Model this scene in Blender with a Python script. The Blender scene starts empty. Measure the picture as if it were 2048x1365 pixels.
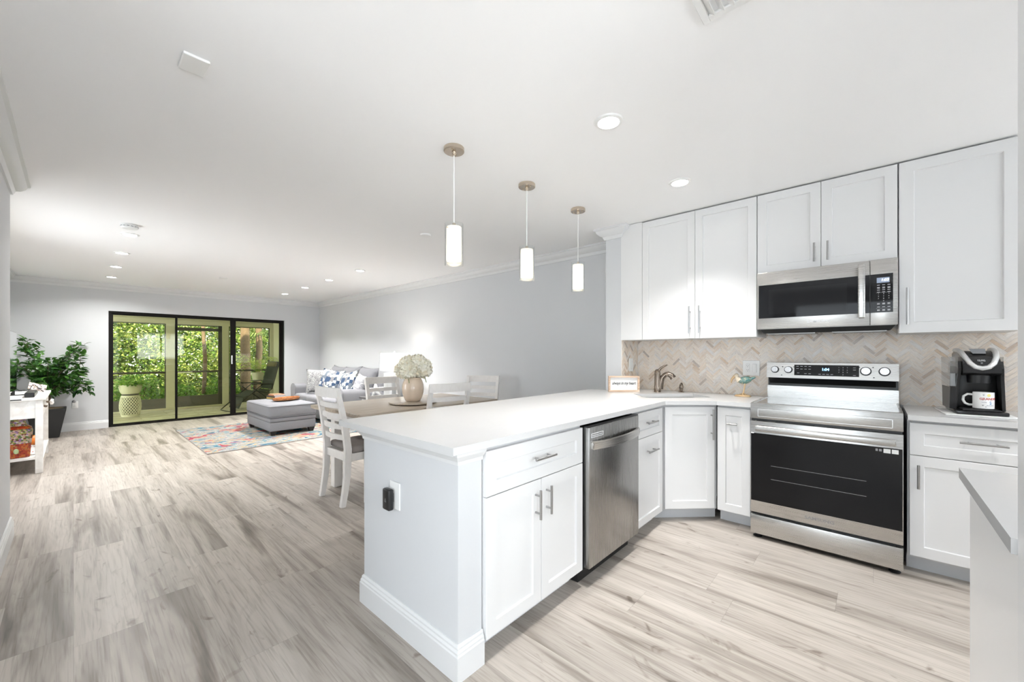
import bpy, bmesh, math, random
from math import sin, cos, pi, radians, sqrt
from mathutils import Vector, Matrix, Euler

scene = bpy.context.scene
COL = scene.collection

# ------------------------------------------------------------------ camera, world, sun, exposure
YAW = math.atan(877 / 798.0)
cam_data = bpy.data.cameras.new('camera')
cam_data.sensor_width = 36.0
cam_data.lens = 798.0 / 2048.0 * 36.0
cam_data.shift_y = 26.5 / 2048.0
cam_data.clip_start = 0.02
cam = bpy.data.objects.new('camera', cam_data)
cam.location = (0.0, 0.0, 1.262)
cam.rotation_euler = (pi / 2, 0.0, -YAW)
COL.objects.link(cam)
scene.camera = cam

world = bpy.data.worlds.new('sky')
scene.world = world
world.use_nodes = True
wn = world.node_tree
bg = wn.nodes['Background']
bg.inputs[0].default_value = (0.86, 0.93, 1.0, 1)
bg.inputs[1].default_value = 2.1

sun_data = bpy.data.lights.new('sun', 'SUN')
sun_data.energy = 8.0
sun_data.angle = radians(3)
sun_data.color = (1.0, 0.95, 0.84)
sun = bpy.data.objects.new('sun', sun_data)
sun.rotation_euler = (radians(38), 0.0, radians(-28))
COL.objects.link(sun)

vs = scene.view_settings
vs.view_transform = 'Standard'
vs.look = 'None'
vs.gamma = 1.0
vs.use_curve_mapping = False
vs.exposure = 1.36
DOWN_W = 9.0       # recessed downlights of the living room
KITCHEN_W = 4.6    # recessed downlights of the kitchen and the two added out of view
KITCHEN_FILL_W = 8.0  # fill at the unseen window added behind the kitchen aisle
ENTRY_FILL_W = 3.0  # fill at the unseen window added in the entry side wall
LIVING_FILL_W = 6.5  # fill at the unseen window added in the left living room wall
BACK_FILL_W = 27.0     # daylight added at an unseen window behind the camera

CEIL = 2.475
random.seed(7)

# ------------------------------------------------------------------ materials
def nt(m):
    m.use_nodes = True
    return m.node_tree, m.node_tree.nodes, m.node_tree.links

def mat(name, color, rough=0.5, metal=0.0, spec=0.5, bump=0.0, bscale=200.0, vary=0.0, vscale=8.0, emis=None, estr=0.0, coat=0.0):
    m = bpy.data.materials.new(name)
    t, n, l = nt(m)
    b = n['Principled BSDF']
    c = (color[0], color[1], color[2], 1)
    b.inputs['Base Color'].default_value = c
    b.inputs['Roughness'].default_value = rough
    b.inputs['Metallic'].default_value = metal
    b.inputs['Specular IOR Level'].default_value = spec
    b.inputs['Coat Weight'].default_value = coat
    if emis:
        b.inputs['Emission Color'].default_value = (emis[0], emis[1], emis[2], 1)
        b.inputs['Emission Strength'].default_value = estr
    if bump or vary:
        tc = n.new('ShaderNodeTexCoord')
    if vary:
        no = n.new('ShaderNodeTexNoise'); no.inputs['Scale'].default_value = vscale; no.inputs['Detail'].default_value = 4
        l.new(tc.outputs['Object'], no.inputs['Vector'])
        mx = n.new('ShaderNodeMix'); mx.data_type = 'RGBA'
        mx.inputs[6].default_value = tuple(max(0, x * (1 - vary)) for x in color[:3]) + (1,)
        mx.inputs[7].default_value = tuple(min(1, x * (1 + vary)) for x in color[:3]) + (1,)
        l.new(no.outputs['Fac'], mx.inputs[0]); l.new(mx.outputs[2], b.inputs['Base Color'])
    if bump:
        nb = n.new('ShaderNodeTexNoise'); nb.inputs['Scale'].default_value = bscale; nb.inputs['Detail'].default_value = 3
        l.new(tc.outputs['Object'], nb.inputs['Vector'])
        bp = n.new('ShaderNodeBump'); bp.inputs['Strength'].default_value = bump; bp.inputs['Distance'].default_value = 0.004
        l.new(nb.outputs['Fac'], bp.inputs['Height']); l.new(bp.outputs['Normal'], b.inputs['Normal'])
    return m

def ramp(n, stops, interp='LINEAR'):
    r = n.new('ShaderNodeValToRGB'); cr = r.color_ramp; cr.interpolation = interp
    while len(cr.elements) < len(stops): cr.elements.new(0.5)
    for e, (p, c) in zip(cr.elements, stops):
        e.position = p; e.color = (c[0], c[1], c[2], 1)
    return r

def math_node(n, l, op, a, b=None):
    k = n.new('ShaderNodeMath'); k.operation = op
    for i, v in enumerate((a, b)):
        if v is None: continue
        if isinstance(v, (int, float)): k.inputs[i].default_value = v
        else: l.new(v, k.inputs[i])
    return k.outputs[0]

def floor_material():
    m = bpy.data.materials.new('vinyl_plank_floor'); t, n, l = nt(m); b = n['Principled BSDF']
    tc = n.new('ShaderNodeTexCoord'); sx = n.new('ShaderNodeSeparateXYZ'); l.new(tc.outputs['Object'], sx.inputs[0])
    W, L = 0.228, 1.22
    u = math_node(n, l, 'DIVIDE', sx.outputs[0], W); row = math_node(n, l, 'FLOOR', u)
    wn1 = n.new('ShaderNodeTexWhiteNoise'); wn1.noise_dimensions = '1D'; l.new(row, wn1.inputs['W'])
    off = math_node(n, l, 'MULTIPLY', wn1.outputs['Value'], 5.0)
    v = math_node(n, l, 'ADD', math_node(n, l, 'DIVIDE', sx.outputs[1], L), off); cell = math_node(n, l, 'FLOOR', v)
    cid = n.new('ShaderNodeCombineXYZ'); l.new(row, cid.inputs[0]); l.new(cell, cid.inputs[1])
    wn2 = n.new('ShaderNodeTexWhiteNoise'); wn2.noise_dimensions = '3D'; l.new(cid.outputs[0], wn2.inputs['Vector'])
    # grain space: stretched along the plank, shifted for each plank
    sh = n.new('ShaderNodeVectorMath'); sh.operation = 'SCALE'; l.new(wn2.outputs['Color'], sh.inputs[0]); sh.inputs['Scale'].default_value = 37.0
    ad = n.new('ShaderNodeVectorMath'); ad.operation = 'ADD'; l.new(tc.outputs['Object'], ad.inputs[0]); l.new(sh.outputs[0], ad.inputs[1])
    mp = n.new('ShaderNodeMapping'); mp.inputs['Scale'].default_value = (8.0, 0.6, 1.0); l.new(ad.outputs[0], mp.inputs['Vector'])
    n1 = n.new('ShaderNodeTexNoise'); n1.inputs['Scale'].default_value = 1.0; n1.inputs['Detail'].default_value = 3.5; n1.inputs['Roughness'].default_value = 0.52; n1.inputs['Distortion'].default_value = 0.7
    l.new(mp.outputs[0], n1.inputs['Vector'])
    mp2 = n.new('ShaderNodeMapping'); mp2.inputs['Scale'].default_value = (110.0, 4.0, 1.0); l.new(ad.outputs[0], mp2.inputs['Vector'])
    n2 = n.new('ShaderNodeTexNoise'); n2.inputs['Scale'].default_value = 1.0; n2.inputs['Detail'].default_value = 4; n2.inputs['Distortion'].default_value = 0.4
    l.new(mp2.outputs[0], n2.inputs['Vector'])
    # contour-like knots and cathedral grain
    mp3 = n.new('ShaderNodeMapping'); mp3.inputs['Scale'].default_value = (7.0, 0.8, 1.0); l.new(ad.outputs[0], mp3.inputs['Vector'])
    n3 = n.new('ShaderNodeTexNoise'); n3.inputs['Scale'].default_value = 1.0; n3.inputs['Detail'].default_value = 2.5; n3.inputs['Distortion'].default_value = 0.9
    l.new(mp3.outputs[0], n3.inputs['Vector'])
    rings = math_node(n, l, 'SINE', math_node(n, l, 'MULTIPLY', n3.outputs['Fac'], 46.0))
    mp4 = n.new('ShaderNodeMapping'); mp4.inputs['Scale'].default_value = (9.5, 4.6, 1.0); l.new(ad.outputs[0], mp4.inputs['Vector'])
    n4 = n.new('ShaderNodeTexNoise'); n4.inputs['Scale'].default_value = 1.0; n4.inputs['Detail'].default_value = 3; n4.inputs['Distortion'].default_value = 1.6
    l.new(mp4.outputs[0], n4.inputs['Vector'])
    r1 = ramp(n, [(0.28, (0.165, 0.141, 0.121)), (0.39, (0.30, 0.263, 0.229)), (0.47, (0.425, 0.381, 0.338)), (0.66, (0.515, 0.469, 0.420))])
    l.new(n1.outputs['Fac'], r1.inputs[0])
    r2 = ramp(n, [(0.30, (0.74, 0.725, 0.71)), (0.50, (1.0, 1.0, 1.0)), (0.75, (1.05, 1.05, 1.05))]); l.new(n2.outputs['Fac'], r2.inputs[0])
    m1 = n.new('ShaderNodeMix'); m1.data_type = 'RGBA'; m1.blend_type = 'MULTIPLY'; m1.inputs[0].default_value = 1.0
    l.new(r1.outputs[0], m1.inputs[6]); l.new(r2.outputs[0], m1.inputs[7])
    r3 = ramp(n, [(0.0, (0.84, 0.83, 0.82)), (0.35, (1, 1, 1)), (1, (1, 1, 1))]); l.new(math_node(n, l, 'ADD', math_node(n, l, 'MULTIPLY', rings, 0.5), 0.5), r3.inputs[0])
    m2 = n.new('ShaderNodeMix'); m2.data_type = 'RGBA'; m2.blend_type = 'MULTIPLY'; m2.inputs[0].default_value = 0.42
    l.new(m1.outputs[2], m2.inputs[6]); l.new(r3.outputs[0], m2.inputs[7])
    r4 = ramp(n, [(0.25, (0.42, 0.38, 0.35)), (0.30, (0.74, 0.71, 0.69)), (0.36, (1, 1, 1)), (1, (1, 1, 1))]); l.new(n4.outputs['Fac'], r4.inputs[0])
    m3 = n.new('ShaderNodeMix'); m3.data_type = 'RGBA'; m3.blend_type = 'MULTIPLY'; m3.inputs[0].default_value = 0.85
    l.new(m2.outputs[2], m3.inputs[6]); l.new(r4.outputs[0], m3.inputs[7])
    # tone of each plank, thin seams
    tone = math_node(n, l, 'ADD', math_node(n, l, 'MULTIPLY', wn2.outputs['Value'], 0.14), 0.84)
    fu = math_node(n, l, 'FRACT', u); fv = math_node(n, l, 'FRACT', v)
    e1 = math_node(n, l, 'LESS_THAN', math_node(n, l, 'MINIMUM', fu, math_node(n, l, 'SUBTRACT', 1.0, fu)), 0.004)
    e2 = math_node(n, l, 'LESS_THAN', math_node(n, l, 'MINIMUM', fv, math_node(n, l, 'SUBTRACT', 1.0, fv)), 0.0009)
    seam = math_node(n, l, 'SUBTRACT', 1.0, math_node(n, l, 'MULTIPLY', math_node(n, l, 'MAXIMUM', e1, e2), 0.22))
    k = math_node(n, l, 'MULTIPLY', tone, seam)
    sc = n.new('ShaderNodeVectorMath'); sc.operation = 'SCALE'; l.new(m3.outputs[2], sc.inputs[0]); l.new(k, sc.inputs['Scale'])
    l.new(sc.outputs[0], b.inputs['Base Color'])
    b.inputs['Roughness'].default_value = 0.42
    b.inputs['Specular IOR Level'].default_value = 0.4
    bp = n.new('ShaderNodeBump'); bp.inputs['Strength'].default_value = 0.12; bp.inputs['Distance'].default_value = 0.002
    l.new(n2.outputs['Fac'], bp.inputs['Height']); l.new(bp.outputs[0], b.inputs['Normal'])
    return m

def grain_material(name, dark, light, stretch=(1.5, 40, 40), rough=0.5, scale=1.0, bump=0.05):
    m = bpy.data.materials.new(name); t, n, l = nt(m); b = n['Principled BSDF']
    tc = n.new('ShaderNodeTexCoord'); mp = n.new('ShaderNodeMapping'); mp.inputs['Scale'].default_value = stretch
    l.new(tc.outputs['Object'], mp.inputs['Vector'])
    no = n.new('ShaderNodeTexNoise'); no.inputs['Scale'].default_value = scale; no.inputs['Detail'].default_value = 6; no.inputs['Distortion'].default_value = 0.5
    l.new(mp.outputs[0], no.inputs['Vector'])
    r = ramp(n, [(0.3, dark), (0.65, light)]); l.new(no.outputs['Fac'], r.inputs[0]); l.new(r.outputs[0], b.inputs['Base Color'])
    b.inputs['Roughness'].default_value = rough
    if bump:
        bp = n.new('ShaderNodeBump'); bp.inputs['Strength'].default_value = bump; bp.inputs['Distance'].default_value = 0.003
        l.new(no.outputs['Fac'], bp.inputs['Height']); l.new(bp.outputs[0], b.inputs['Normal'])
    return m

def steel_material(name, base=(0.62, 0.61, 0.59), rough=0.28, stretch=(1, 1, 300)):
    m = bpy.data.materials.new(name); t, n, l = nt(m); b = n['Principled BSDF']
    tc = n.new('ShaderNodeTexCoord'); mp = n.new('ShaderNodeMapping'); mp.inputs['Scale'].default_value = stretch
    l.new(tc.outputs['Object'], mp.inputs['Vector'])
    no = n.new('ShaderNodeTexNoise'); no.inputs['Scale'].default_value = 3.0; no.inputs['Detail'].default_value = 3
    l.new(mp.outputs[0], no.inputs['Vector'])
    r = ramp(n, [(0.3, tuple(x * 0.94 for x in base)), (0.7, tuple(min(1, x * 1.05) for x in base))]); l.new(no.outputs['Fac'], r.inputs[0])
    l.new(r.outputs[0], b.inputs['Base Color'])
    b.inputs['Metallic'].default_value = 1.0
    rr = math_node(n, l, 'ADD', math_node(n, l, 'MULTIPLY', no.outputs['Fac'], 0.14), rough - 0.07)
    l.new(rr, b.inputs['Roughness'])
    b.inputs['Anisotropic'].default_value = 0.5
    return m

def glass_material(name, tint=(1, 1, 1), refl=1.0):
    m = bpy.data.materials.new(name); t, n, l = nt(m)
    n.remove(n['Principled BSDF']); out = n['Material Output']
    tr = n.new('ShaderNodeBsdfTransparent'); tr.inputs[0].default_value = (tint[0], tint[1], tint[2], 1)
    gl = n.new('ShaderNodeBsdfGlossy'); gl.inputs['Roughness'].default_value = 0.0
    fr = n.new('ShaderNodeFresnel'); fr.inputs['IOR'].default_value = 1.45
    mx = n.new('ShaderNodeMixShader'); ge = n.new('ShaderNodeNewGeometry')
    # the same reflectance on both faces of the pane
    l.new(math_node(n, l, 'ADD', math_node(n, l, 'MULTIPLY', ge.outputs['Backfacing'], 1 / 1.45 - 1.45), 1.45), fr.inputs['IOR'])
    l.new(math_node(n, l, 'MULTIPLY', fr.outputs[0], refl), mx.inputs[0])
    l.new(tr.outputs[0], mx.inputs[1]); l.new(gl.outputs[0], mx.inputs[2]); l.new(mx.outputs[0], out.inputs[0])
    return m

def leaf_material(name, colors, trans=0.35, rough=0.45, clump=0.0):
    m = bpy.data.materials.new(name); t, n, l = nt(m); b = n['Principled BSDF']; out = n['Material Output']
    g = n.new('ShaderNodeNewGeometry')
    k = len(colors)
    r = ramp(n, [(i / (k - 1), c) for i, c in enumerate(colors)]); fac = g.outputs['Random Per Island']
    if clump:
        tc = n.new('ShaderNodeTexCoord'); no = n.new('ShaderNodeTexNoise'); no.inputs['Scale'].default_value = 1.5; no.inputs['Detail'].default_value = 2
        l.new(tc.outputs['Object'], no.inputs['Vector'])
        cl = math_node(n, l, 'MULTIPLY', math_node(n, l, 'SUBTRACT', no.outputs['Fac'], 0.5), clump)
        fac = math_node(n, l, 'ADD', math_node(n, l, 'MULTIPLY', fac, 0.7), math_node(n, l, 'ADD', cl, 0.12))
    l.new(fac, r.inputs[0])
    l.new(r.outputs[0], b.inputs['Base Color']); b.inputs['Roughness'].default_value = rough
    tl = n.new('ShaderNodeBsdfTranslucent'); l.new(r.outputs[0], tl.inputs[0])
    mx = n.new('ShaderNodeMixShader'); mx.inputs[0].default_value = trans
    l.new(b.outputs[0], mx.inputs[1]); l.new(tl.outputs[0], mx.inputs[2]); l.new(mx.outputs[0], out.inputs[0])
    return m

def tile_material():
    m = bpy.data.materials.new('herringbone_marble_tile'); t, n, l = nt(m); b = n['Principled BSDF']
    g = n.new('ShaderNodeNewGeometry'); tc = n.new('ShaderNodeTexCoord')
    r = ramp(n, [(0.0, (0.82, 0.71, 0.60)), (0.2, (0.86, 0.80, 0.73)), (0.42, (0.78, 0.67, 0.56)), (0.58, (0.84, 0.80, 0.76)),
                 (0.74, (0.73, 0.62, 0.52)), (0.86, (0.79, 0.77, 0.75)), (0.94, (0.66, 0.51, 0.38)), (0.99, (0.52, 0.45, 0.40))])
    l.new(g.outputs['Random Per Island'], r.inputs[0])
    sh = n.new('ShaderNodeMapping'); sh.vector_type = 'POINT'; l.new(tc.outputs['UV'], sh.inputs['Vector'])
    sh.inputs['Scale'].default_value = (9, 90, 1)
    no = n.new('ShaderNodeTexNoise'); no.inputs['Scale'].default_value = 1.0; no.inputs['Detail'].default_value = 4; l.new(sh.outputs[0], no.inputs['Vector'])
    r2 = ramp(n, [(0.28, (0.62, 0.55, 0.48)), (0.5, (1, 1, 1)), (1, (1, 1, 1))]); l.new(no.outputs['Fac'], r2.inputs[0])
    mx = n.new('ShaderNodeMix'); mx.data_type = 'RGBA'; mx.blend_type = 'MULTIPLY'; mx.inputs[0].default_value = 0.8
    l.new(r.outputs[0], mx.inputs[6]); l.new(r2.outputs[0], mx.inputs[7]); l.new(mx.outputs[2], b.inputs['Base Color'])
    b.inputs['Roughness'].default_value = 0.3
    return m

def blotch_material(name, scale, stops, rough=0.9, stretch=(1, 1, 1), second=None, bump=0.3):
    m = bpy.data.materials.new(name); t, n, l = nt(m); b = n['Principled BSDF']
    tc = n.new('ShaderNodeTexCoord'); mp = n.new('ShaderNodeMapping'); mp.inputs['Scale'].default_value = stretch
    l.new(tc.outputs['Object'], mp.inputs['Vector'])
    no = n.new('ShaderNodeTexNoise'); no.inputs['Scale'].default_value = scale; no.inputs['Detail'].default_value = 5; no.inputs['Distortion'].default_value = 1.2
    l.new(mp.outputs[0], no.inputs['Vector'])
    r = ramp(n, stops, 'CONSTANT'); l.new(no.outputs['Fac'], r.inputs[0]); last = r.outputs[0]
    if second:
        sc2, stops2, thr = second
        n2 = n.new('ShaderNodeTexNoise'); n2.inputs['Scale'].default_value = sc2; n2.inputs['Detail'].default_value = 4; n2.inputs['Distortion'].default_value = 1.5
        mp2 = n.new('ShaderNodeMapping'); mp2.inputs['Location'].default_value = (3.3, 7.7, 1.1); mp2.inputs['Scale'].default_value = stretch
        l.new(tc.outputs['Object'], mp2.inputs['Vector']); l.new(mp2.outputs[0], n2.inputs['Vector'])
        r2 = ramp(n, stops2, 'CONSTANT'); l.new(n2.outputs['Fac'], r2.inputs[0])
        n3 = n.new('ShaderNodeTexNoise'); n3.inputs['Scale'].default_value = sc2 * 0.7; n3.inputs['Detail'].default_value = 5
        mp3 = n.new('ShaderNodeMapping'); mp3.inputs['Location'].default_value = (9.3, 1.7, 4.1); mp3.inputs['Scale'].default_value = stretch
        l.new(tc.outputs['Object'], mp3.inputs['Vector']); l.new(mp3.outputs[0], n3.inputs['Vector'])
        mx = n.new('ShaderNodeMix'); mx.data_type = 'RGBA'; l.new(math_node(n, l, 'GREATER_THAN', n3.outputs['Fac'], thr), mx.inputs[0])
        l.new(last, mx.inputs[6]); l.new(r2.outputs[0], mx.inputs[7]); last = mx.outputs[2]
    l.new(last, b.inputs['Base Color']); b.inputs['Roughness'].default_value = rough
    if bump:
        nb = n.new('ShaderNodeTexNoise'); nb.inputs['Scale'].default_value = 300; l.new(tc.outputs['Object'], nb.inputs['Vector'])
        bp = n.new('ShaderNodeBump'); bp.inputs['Strength'].default_value = bump; bp.inputs['Distance'].default_value = 0.004
        l.new(nb.outputs['Fac'], bp.inputs['Height']); l.new(bp.outputs[0], b.inputs['Normal'])
    return m

def cell_material(name, scale, stops, rough=0.85, rand=0.3, stretch=(1, 1, 1)):
    m = bpy.data.materials.new(name); t, n, l = nt(m); b = n['Principled BSDF']
    tc = n.new('ShaderNodeTexCoord'); mp = n.new('ShaderNodeMapping'); mp.inputs['Scale'].default_value = stretch
    l.new(tc.outputs['Object'], mp.inputs['Vector'])
    v = n.new('ShaderNodeTexVoronoi'); v.inputs['Scale'].default_value = scale; v.inputs['Randomness'].default_value = rand
    l.new(mp.outputs[0], v.inputs['Vector'])
    sx = n.new('ShaderNodeSeparateColor'); l.new(v.outputs['Color'], sx.inputs[0])
    r = ramp(n, stops, 'CONSTANT'); l.new(sx.outputs[0], r.inputs[0])
    l.new(r.outputs[0], b.inputs['Base Color']); b.inputs['Roughness'].default_value = rough
    return m

M = {}
M['floor'] = floor_material()
M['wall'] = mat('pale_grey_wall_paint', (0.635, 0.645, 0.66), 0.6, bump=0.03, bscale=120)
M['ceiling'] = mat('white_ceiling_paint', (0.93, 0.93, 0.935), 0.8, bump=0.04, bscale=90)
M['trim'] = mat('white_trim_paint', (0.72, 0.725, 0.73), 0.35)
M['cabinet'] = mat('white_cabinet_lacquer', (0.75, 0.75, 0.75), 0.32)
M['box'] = mat('grey_cabinet_side', (0.62, 0.62, 0.63), 0.45)
M['toe'] = mat('grey_toe_kick', (0.60, 0.61, 0.63), 0.45)
M['quartz'] = mat('white_quartz', (0.63, 0.63, 0.63), 0.16, vary=0.015, vscale=30)
M['nickel'] = steel_material('brushed_nickel', (0.40, 0.395, 0.39), 0.30)
M['steel'] = steel_material('brushed_stainless', (0.55, 0.54, 0.525), 0.28)
M['steel_v'] = steel_material('brushed_stainless_upright', (0.37, 0.362, 0.352), 0.27, (300, 300, 1))
M['steel_dark'] = steel_material('dark_stainless', (0.32, 0.31, 0.30), 0.35)
M['chrome'] = mat('chrome', (0.60, 0.60, 0.61), 0.14, 1.0)
M['black'] = mat('black_plastic', (0.012, 0.012, 0.013), 0.3)
M['black_matte'] = mat('matte_black', (0.02, 0.02, 0.02), 0.7)
M['black_glass'] = mat('black_glass', (0.006, 0.006, 0.007), 0.03, spec=0.22)
M['cooktop'] = mat('black_ceramic_glass', (0.012, 0.012, 0.013), 0.04, spec=0.9, coat=0.6)
M['white_plastic'] = mat('white_plastic', (0.84, 0.84, 0.83), 0.35)
M['white_mark'] = mat('pale_marking', (0.75, 0.76, 0.78), 0.5)
M['grey_mark'] = mat('grey_marking', (0.30, 0.30, 0.31), 0.5)
M['brass'] = steel_material('champagne_nickel', (0.60, 0.52, 0.43), 0.26, (1, 1, 60))
M['bronze'] = steel_material('brushed_bronze', (0.25, 0.205, 0.168), 0.26, (60, 60, 1))
M['glass'] = glass_material('clear_glass', (0.97, 0.98, 0.98), 1.0)
M['door_glass'] = glass_material('tinted_door_glass', (0.94, 0.945, 0.77), 1.0)
M['clear_plastic'] = glass_material('clear_plastic', (0.86, 0.87, 0.88), 1.4)
M['bronze_frame'] = mat('dark_bronze_frame', (0.006, 0.0045, 0.003), 0.5, spec=0.2)
M['bulb'] = mat('lit_diffuser', (1, 1, 1), 0.5, emis=(1.0, 0.98, 0.95), estr=9.0)
M['pendant_glow'] = mat('lit_frosted_glass', (1, 0.96, 0.88), 0.5, emis=(1.0, 0.88, 0.66), estr=2.2)
def pendant_glow():
    m = mat('lit_frosted_glass', (1, 0.96, 0.88), 0.5, emis=(1.0, 0.88, 0.66), estr=1.0)
    t, n, l = nt(m); tc = n.new('ShaderNodeTexCoord'); sx = n.new('ShaderNodeSeparateXYZ'); l.new(tc.outputs['Object'], sx.inputs[0])
    mr = n.new('ShaderNodeMapRange'); l.new(sx.outputs[2], mr.inputs[0])       # the bulb sits in the lower half of the cylinder
    for i, v in ((1, -0.47), (2, -0.60), (3, 0.36), (4, 2.2)): mr.inputs[i].default_value = v
    l.new(mr.outputs[0], n['Principled BSDF'].inputs['Emission Strength'])
    n['Principled BSDF'].inputs['Base Color'].default_value = (0.5, 0.46, 0.40, 1)
    return m
M['pendant_glow'] = pendant_glow()
M['shade_glow'] = mat('lit_linen_shade', (0.9, 0.9, 0.88), 0.8, emis=(1.0, 0.97, 0.93), estr=0.75)
M['white_wood'] = grain_material('whitewashed_wood', (0.66, 0.62, 0.58), (0.84, 0.82, 0.79), (2, 2, 2), 0.55, 6.0)
M['chair_white'] = grain_material('white_painted_chair_wood', (0.80, 0.77, 0.745), (0.84, 0.815, 0.79), (6, 6, 3), 0.45, 6.0, 0.03)
M['oak'] = grain_material('greige_oak_tabletop', (0.36, 0.29, 0.22), (0.54, 0.46, 0.37), (2.5, 50, 50), 0.28, 1.0, 0.02)
M['seat'] = mat('grey_suede_seat', (0.28, 0.25, 0.235), 0.95, vary=0.12, vscale=14, bump=0.2, bscale=500)
M['sofa'] = mat('grey_tweed', (0.215, 0.215, 0.23), 0.95, vary=0.22, vscale=220, bump=0.6, bscale=420)
M['piping'] = mat('dark_grey_piping', (0.16, 0.16, 0.17), 0.9)
M['dark_wood'] = mat('espresso_wood', (0.022, 0.016, 0.013), 0.35)
M['end_top'] = mat('dark_grey_wood_top', (0.11, 0.105, 0.105), 0.4)

# ------------------------------------------------------------------ mesh helpers
class B:
    def __init__(s): s.bm = bmesh.new()
    def box(s, x0, x1, y0, y1, z0, z1, bev=0.0, seg=1):
        vs = [s.bm.verts.new(p) for p in ((x0,y0,z0),(x1,y0,z0),(x1,y1,z0),(x0,y1,z0),(x0,y0,z1),(x1,y0,z1),(x1,y1,z1),(x0,y1,z1))]
        fs = [s.bm.faces.new([vs[i] for i in q]) for q in ((3,2,1,0),(4,5,6,7),(0,1,5,4),(1,2,6,5),(2,3,7,6),(3,0,4,7))]
        if bev:
            ed = list({e for f in fs for e in f.edges})
            bmesh.ops.bevel(s.bm, geom=ed, offset=bev, segments=seg, profile=0.5, affect='EDGES')
        return s
    def hexa(s, pts, bev=0.0, seg=1):
        vs = [s.bm.verts.new(p) for p in pts]
        fs = [s.bm.faces.new([vs[i] for i in q]) for q in ((3,2,1,0),(4,5,6,7),(0,1,5,4),(1,2,6,5),(2,3,7,6),(3,0,4,7))]
        if bev:
            ed = list({e for f in fs for e in f.edges})
            bmesh.ops.bevel(s.bm, geom=ed, offset=bev, segments=seg, profile=0.5, affect='EDGES')
        return s
    def rings(s, rings, closed_ends=True, wrap=True):
        prev = None; allr = []
        for r in rings:
            allr.append([s.bm.verts.new(p) for p in r])
        for a, b in zip(allr, allr[1:]):
            n = len(a)
            for i in range(n if wrap else n - 1):
                j = (i + 1) % n
                s.bm.faces.new((a[i], a[j], b[j], b[i]))
        if closed_ends and wrap:
            s.bm.faces.new(list(reversed(allr[0]))); s.bm.faces.new(allr[-1])
        return s
    def cyl(s, p0, p1, r0, r1=None, n=20):
        return s.tube([p0, p1], r0, n, r1)
    def tube(s, pts, r, n=10, r1=None, rs=None):
        pts = [Vector(p) for p in pts]; k = len(pts); rr = []
        up = None
        for i, p in enumerate(pts):
            d = (pts[min(i + 1, k - 1)] - pts[max(i - 1, 0)]).normalized()
            if up is None:
                up = Vector((0, 0, 1)) if abs(d.z) < 0.9 else Vector((1, 0, 0))
            a = d.cross(up).normalized(); b = a.cross(d).normalized(); up = b
            rad = rs[i] if rs else (r if r1 is None else r + (r1 - r) * i / (k - 1))
            rr.append([p + (a * cos(2 * pi * q / n) + b * sin(2 * pi * q / n)) * rad for q in range(n)])
        return s.rings(rr)
    def lathe(s, prof, c=(0, 0, 0), n=32, cap=True):
        rr = [[(c[0] + r * cos(2 * pi * q / n), c[1] + r * sin(2 * pi * q / n), c[2] + z) for q in range(n)] for r, z in prof]
        return s.rings(rr, cap)
    def prism(s, poly, fn, lo, hi):
        n = len(poly)
        a = [s.bm.verts.new(fn(u, v, lo)) for u, v in poly]; b = [s.bm.verts.new(fn(u, v, hi)) for u, v in poly]
        s.bm.faces.new(list(reversed(a))); s.bm.faces.new(b)
        for i in range(n):
            j = (i + 1) % n; s.bm.faces.new((a[i], a[j], b[j], b[i]))
        return s
    def bar(s, pts, side, w, h):
        """rectangular bar swept along pts; side = vector across, w across, h along the third direction"""
        pts = [Vector(p) for p in pts]; k = len(pts); rr = []
        side = Vector(side).normalized()
        for i, p in enumerate(pts):
            d = (pts[min(i + 1, k - 1)] - pts[max(i - 1, 0)]).normalized()
            b = d.cross(side).normalized(); a = b.cross(d).normalized()
            hh = h[i] if isinstance(h, (list, tuple)) else h
            rr.append([p + a * w / 2 + b * hh / 2, p - a * w / 2 + b * hh / 2, p - a * w / 2 - b * hh / 2, p + a * w / 2 - b * hh / 2])
        return s.rings(rr)
    def ball(s, c, rx, ry=None, rz=None, nu=16, nv=10, pw=1.0):
        ry = rx if ry is None else ry; rz = rx if rz is None else rz
        sp = lambda v: math.copysign(abs(v) ** pw, v)
        rr = []
        for j in range(nv + 1):
            ph = -pi / 2 + pi * j / nv
            cr = max(0.003, abs(cos(ph))) if j in (0, nv) else cos(ph)
            rr.append([(c[0] + rx * sp(cr) * sp(cos(2 * pi * i / nu)), c[1] + ry * sp(cr) * sp(sin(2 * pi * i / nu)), c[2] + rz * sp(sin(ph))) for i in range(nu)])
        return s.rings(rr)
    def quad(s, a, b, c, d):
        s.bm.faces.new([s.bm.verts.new(p) for p in (a, b, c, d)]); return s
    def leaf(s, base, d, nrm, L, W, droop=0.25):
        base = Vector(base); d = Vector(d).normalized(); nrm = Vector(nrm)
        sd = d.cross(nrm)
        if sd.length < 1e-4: sd = d.cross(Vector((1, 0.3, 0.2)))
        sd.normalize(); up = sd.cross(d).normalized()
        v = s.bm.verts.new
        a = v(base); m1 = v(base + d * L * 0.35 + sd * W * 0.5 + up * W * 0.12); m2 = v(base + d * L * 0.35 - sd * W * 0.5 + up * W * 0.12)
        k1 = v(base + d * L * 0.7 + sd * W * 0.36 - up * L * droop * 0.3); k2 = v(base + d * L * 0.7 - sd * W * 0.36 - up * L * droop * 0.3)
        c1 = v(base + d * L * 0.35); c2 = v(base + d * L * 0.7 - up * L * droop * 0.4); tip = v(base + d * L - up * L * droop)
        f = s.bm.faces.new
        f((a, m1, c1)); f((a, c1, m2)); f((m1, k1, c2, c1)); f((c1, c2, k2, m2)); f((k1, tip, c2)); f((c2, tip, k2))
        return s
    def xform(s, mtx):
        bmesh.ops.transform(s.bm, matrix=mtx, verts=s.bm.verts[:]); return s
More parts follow.
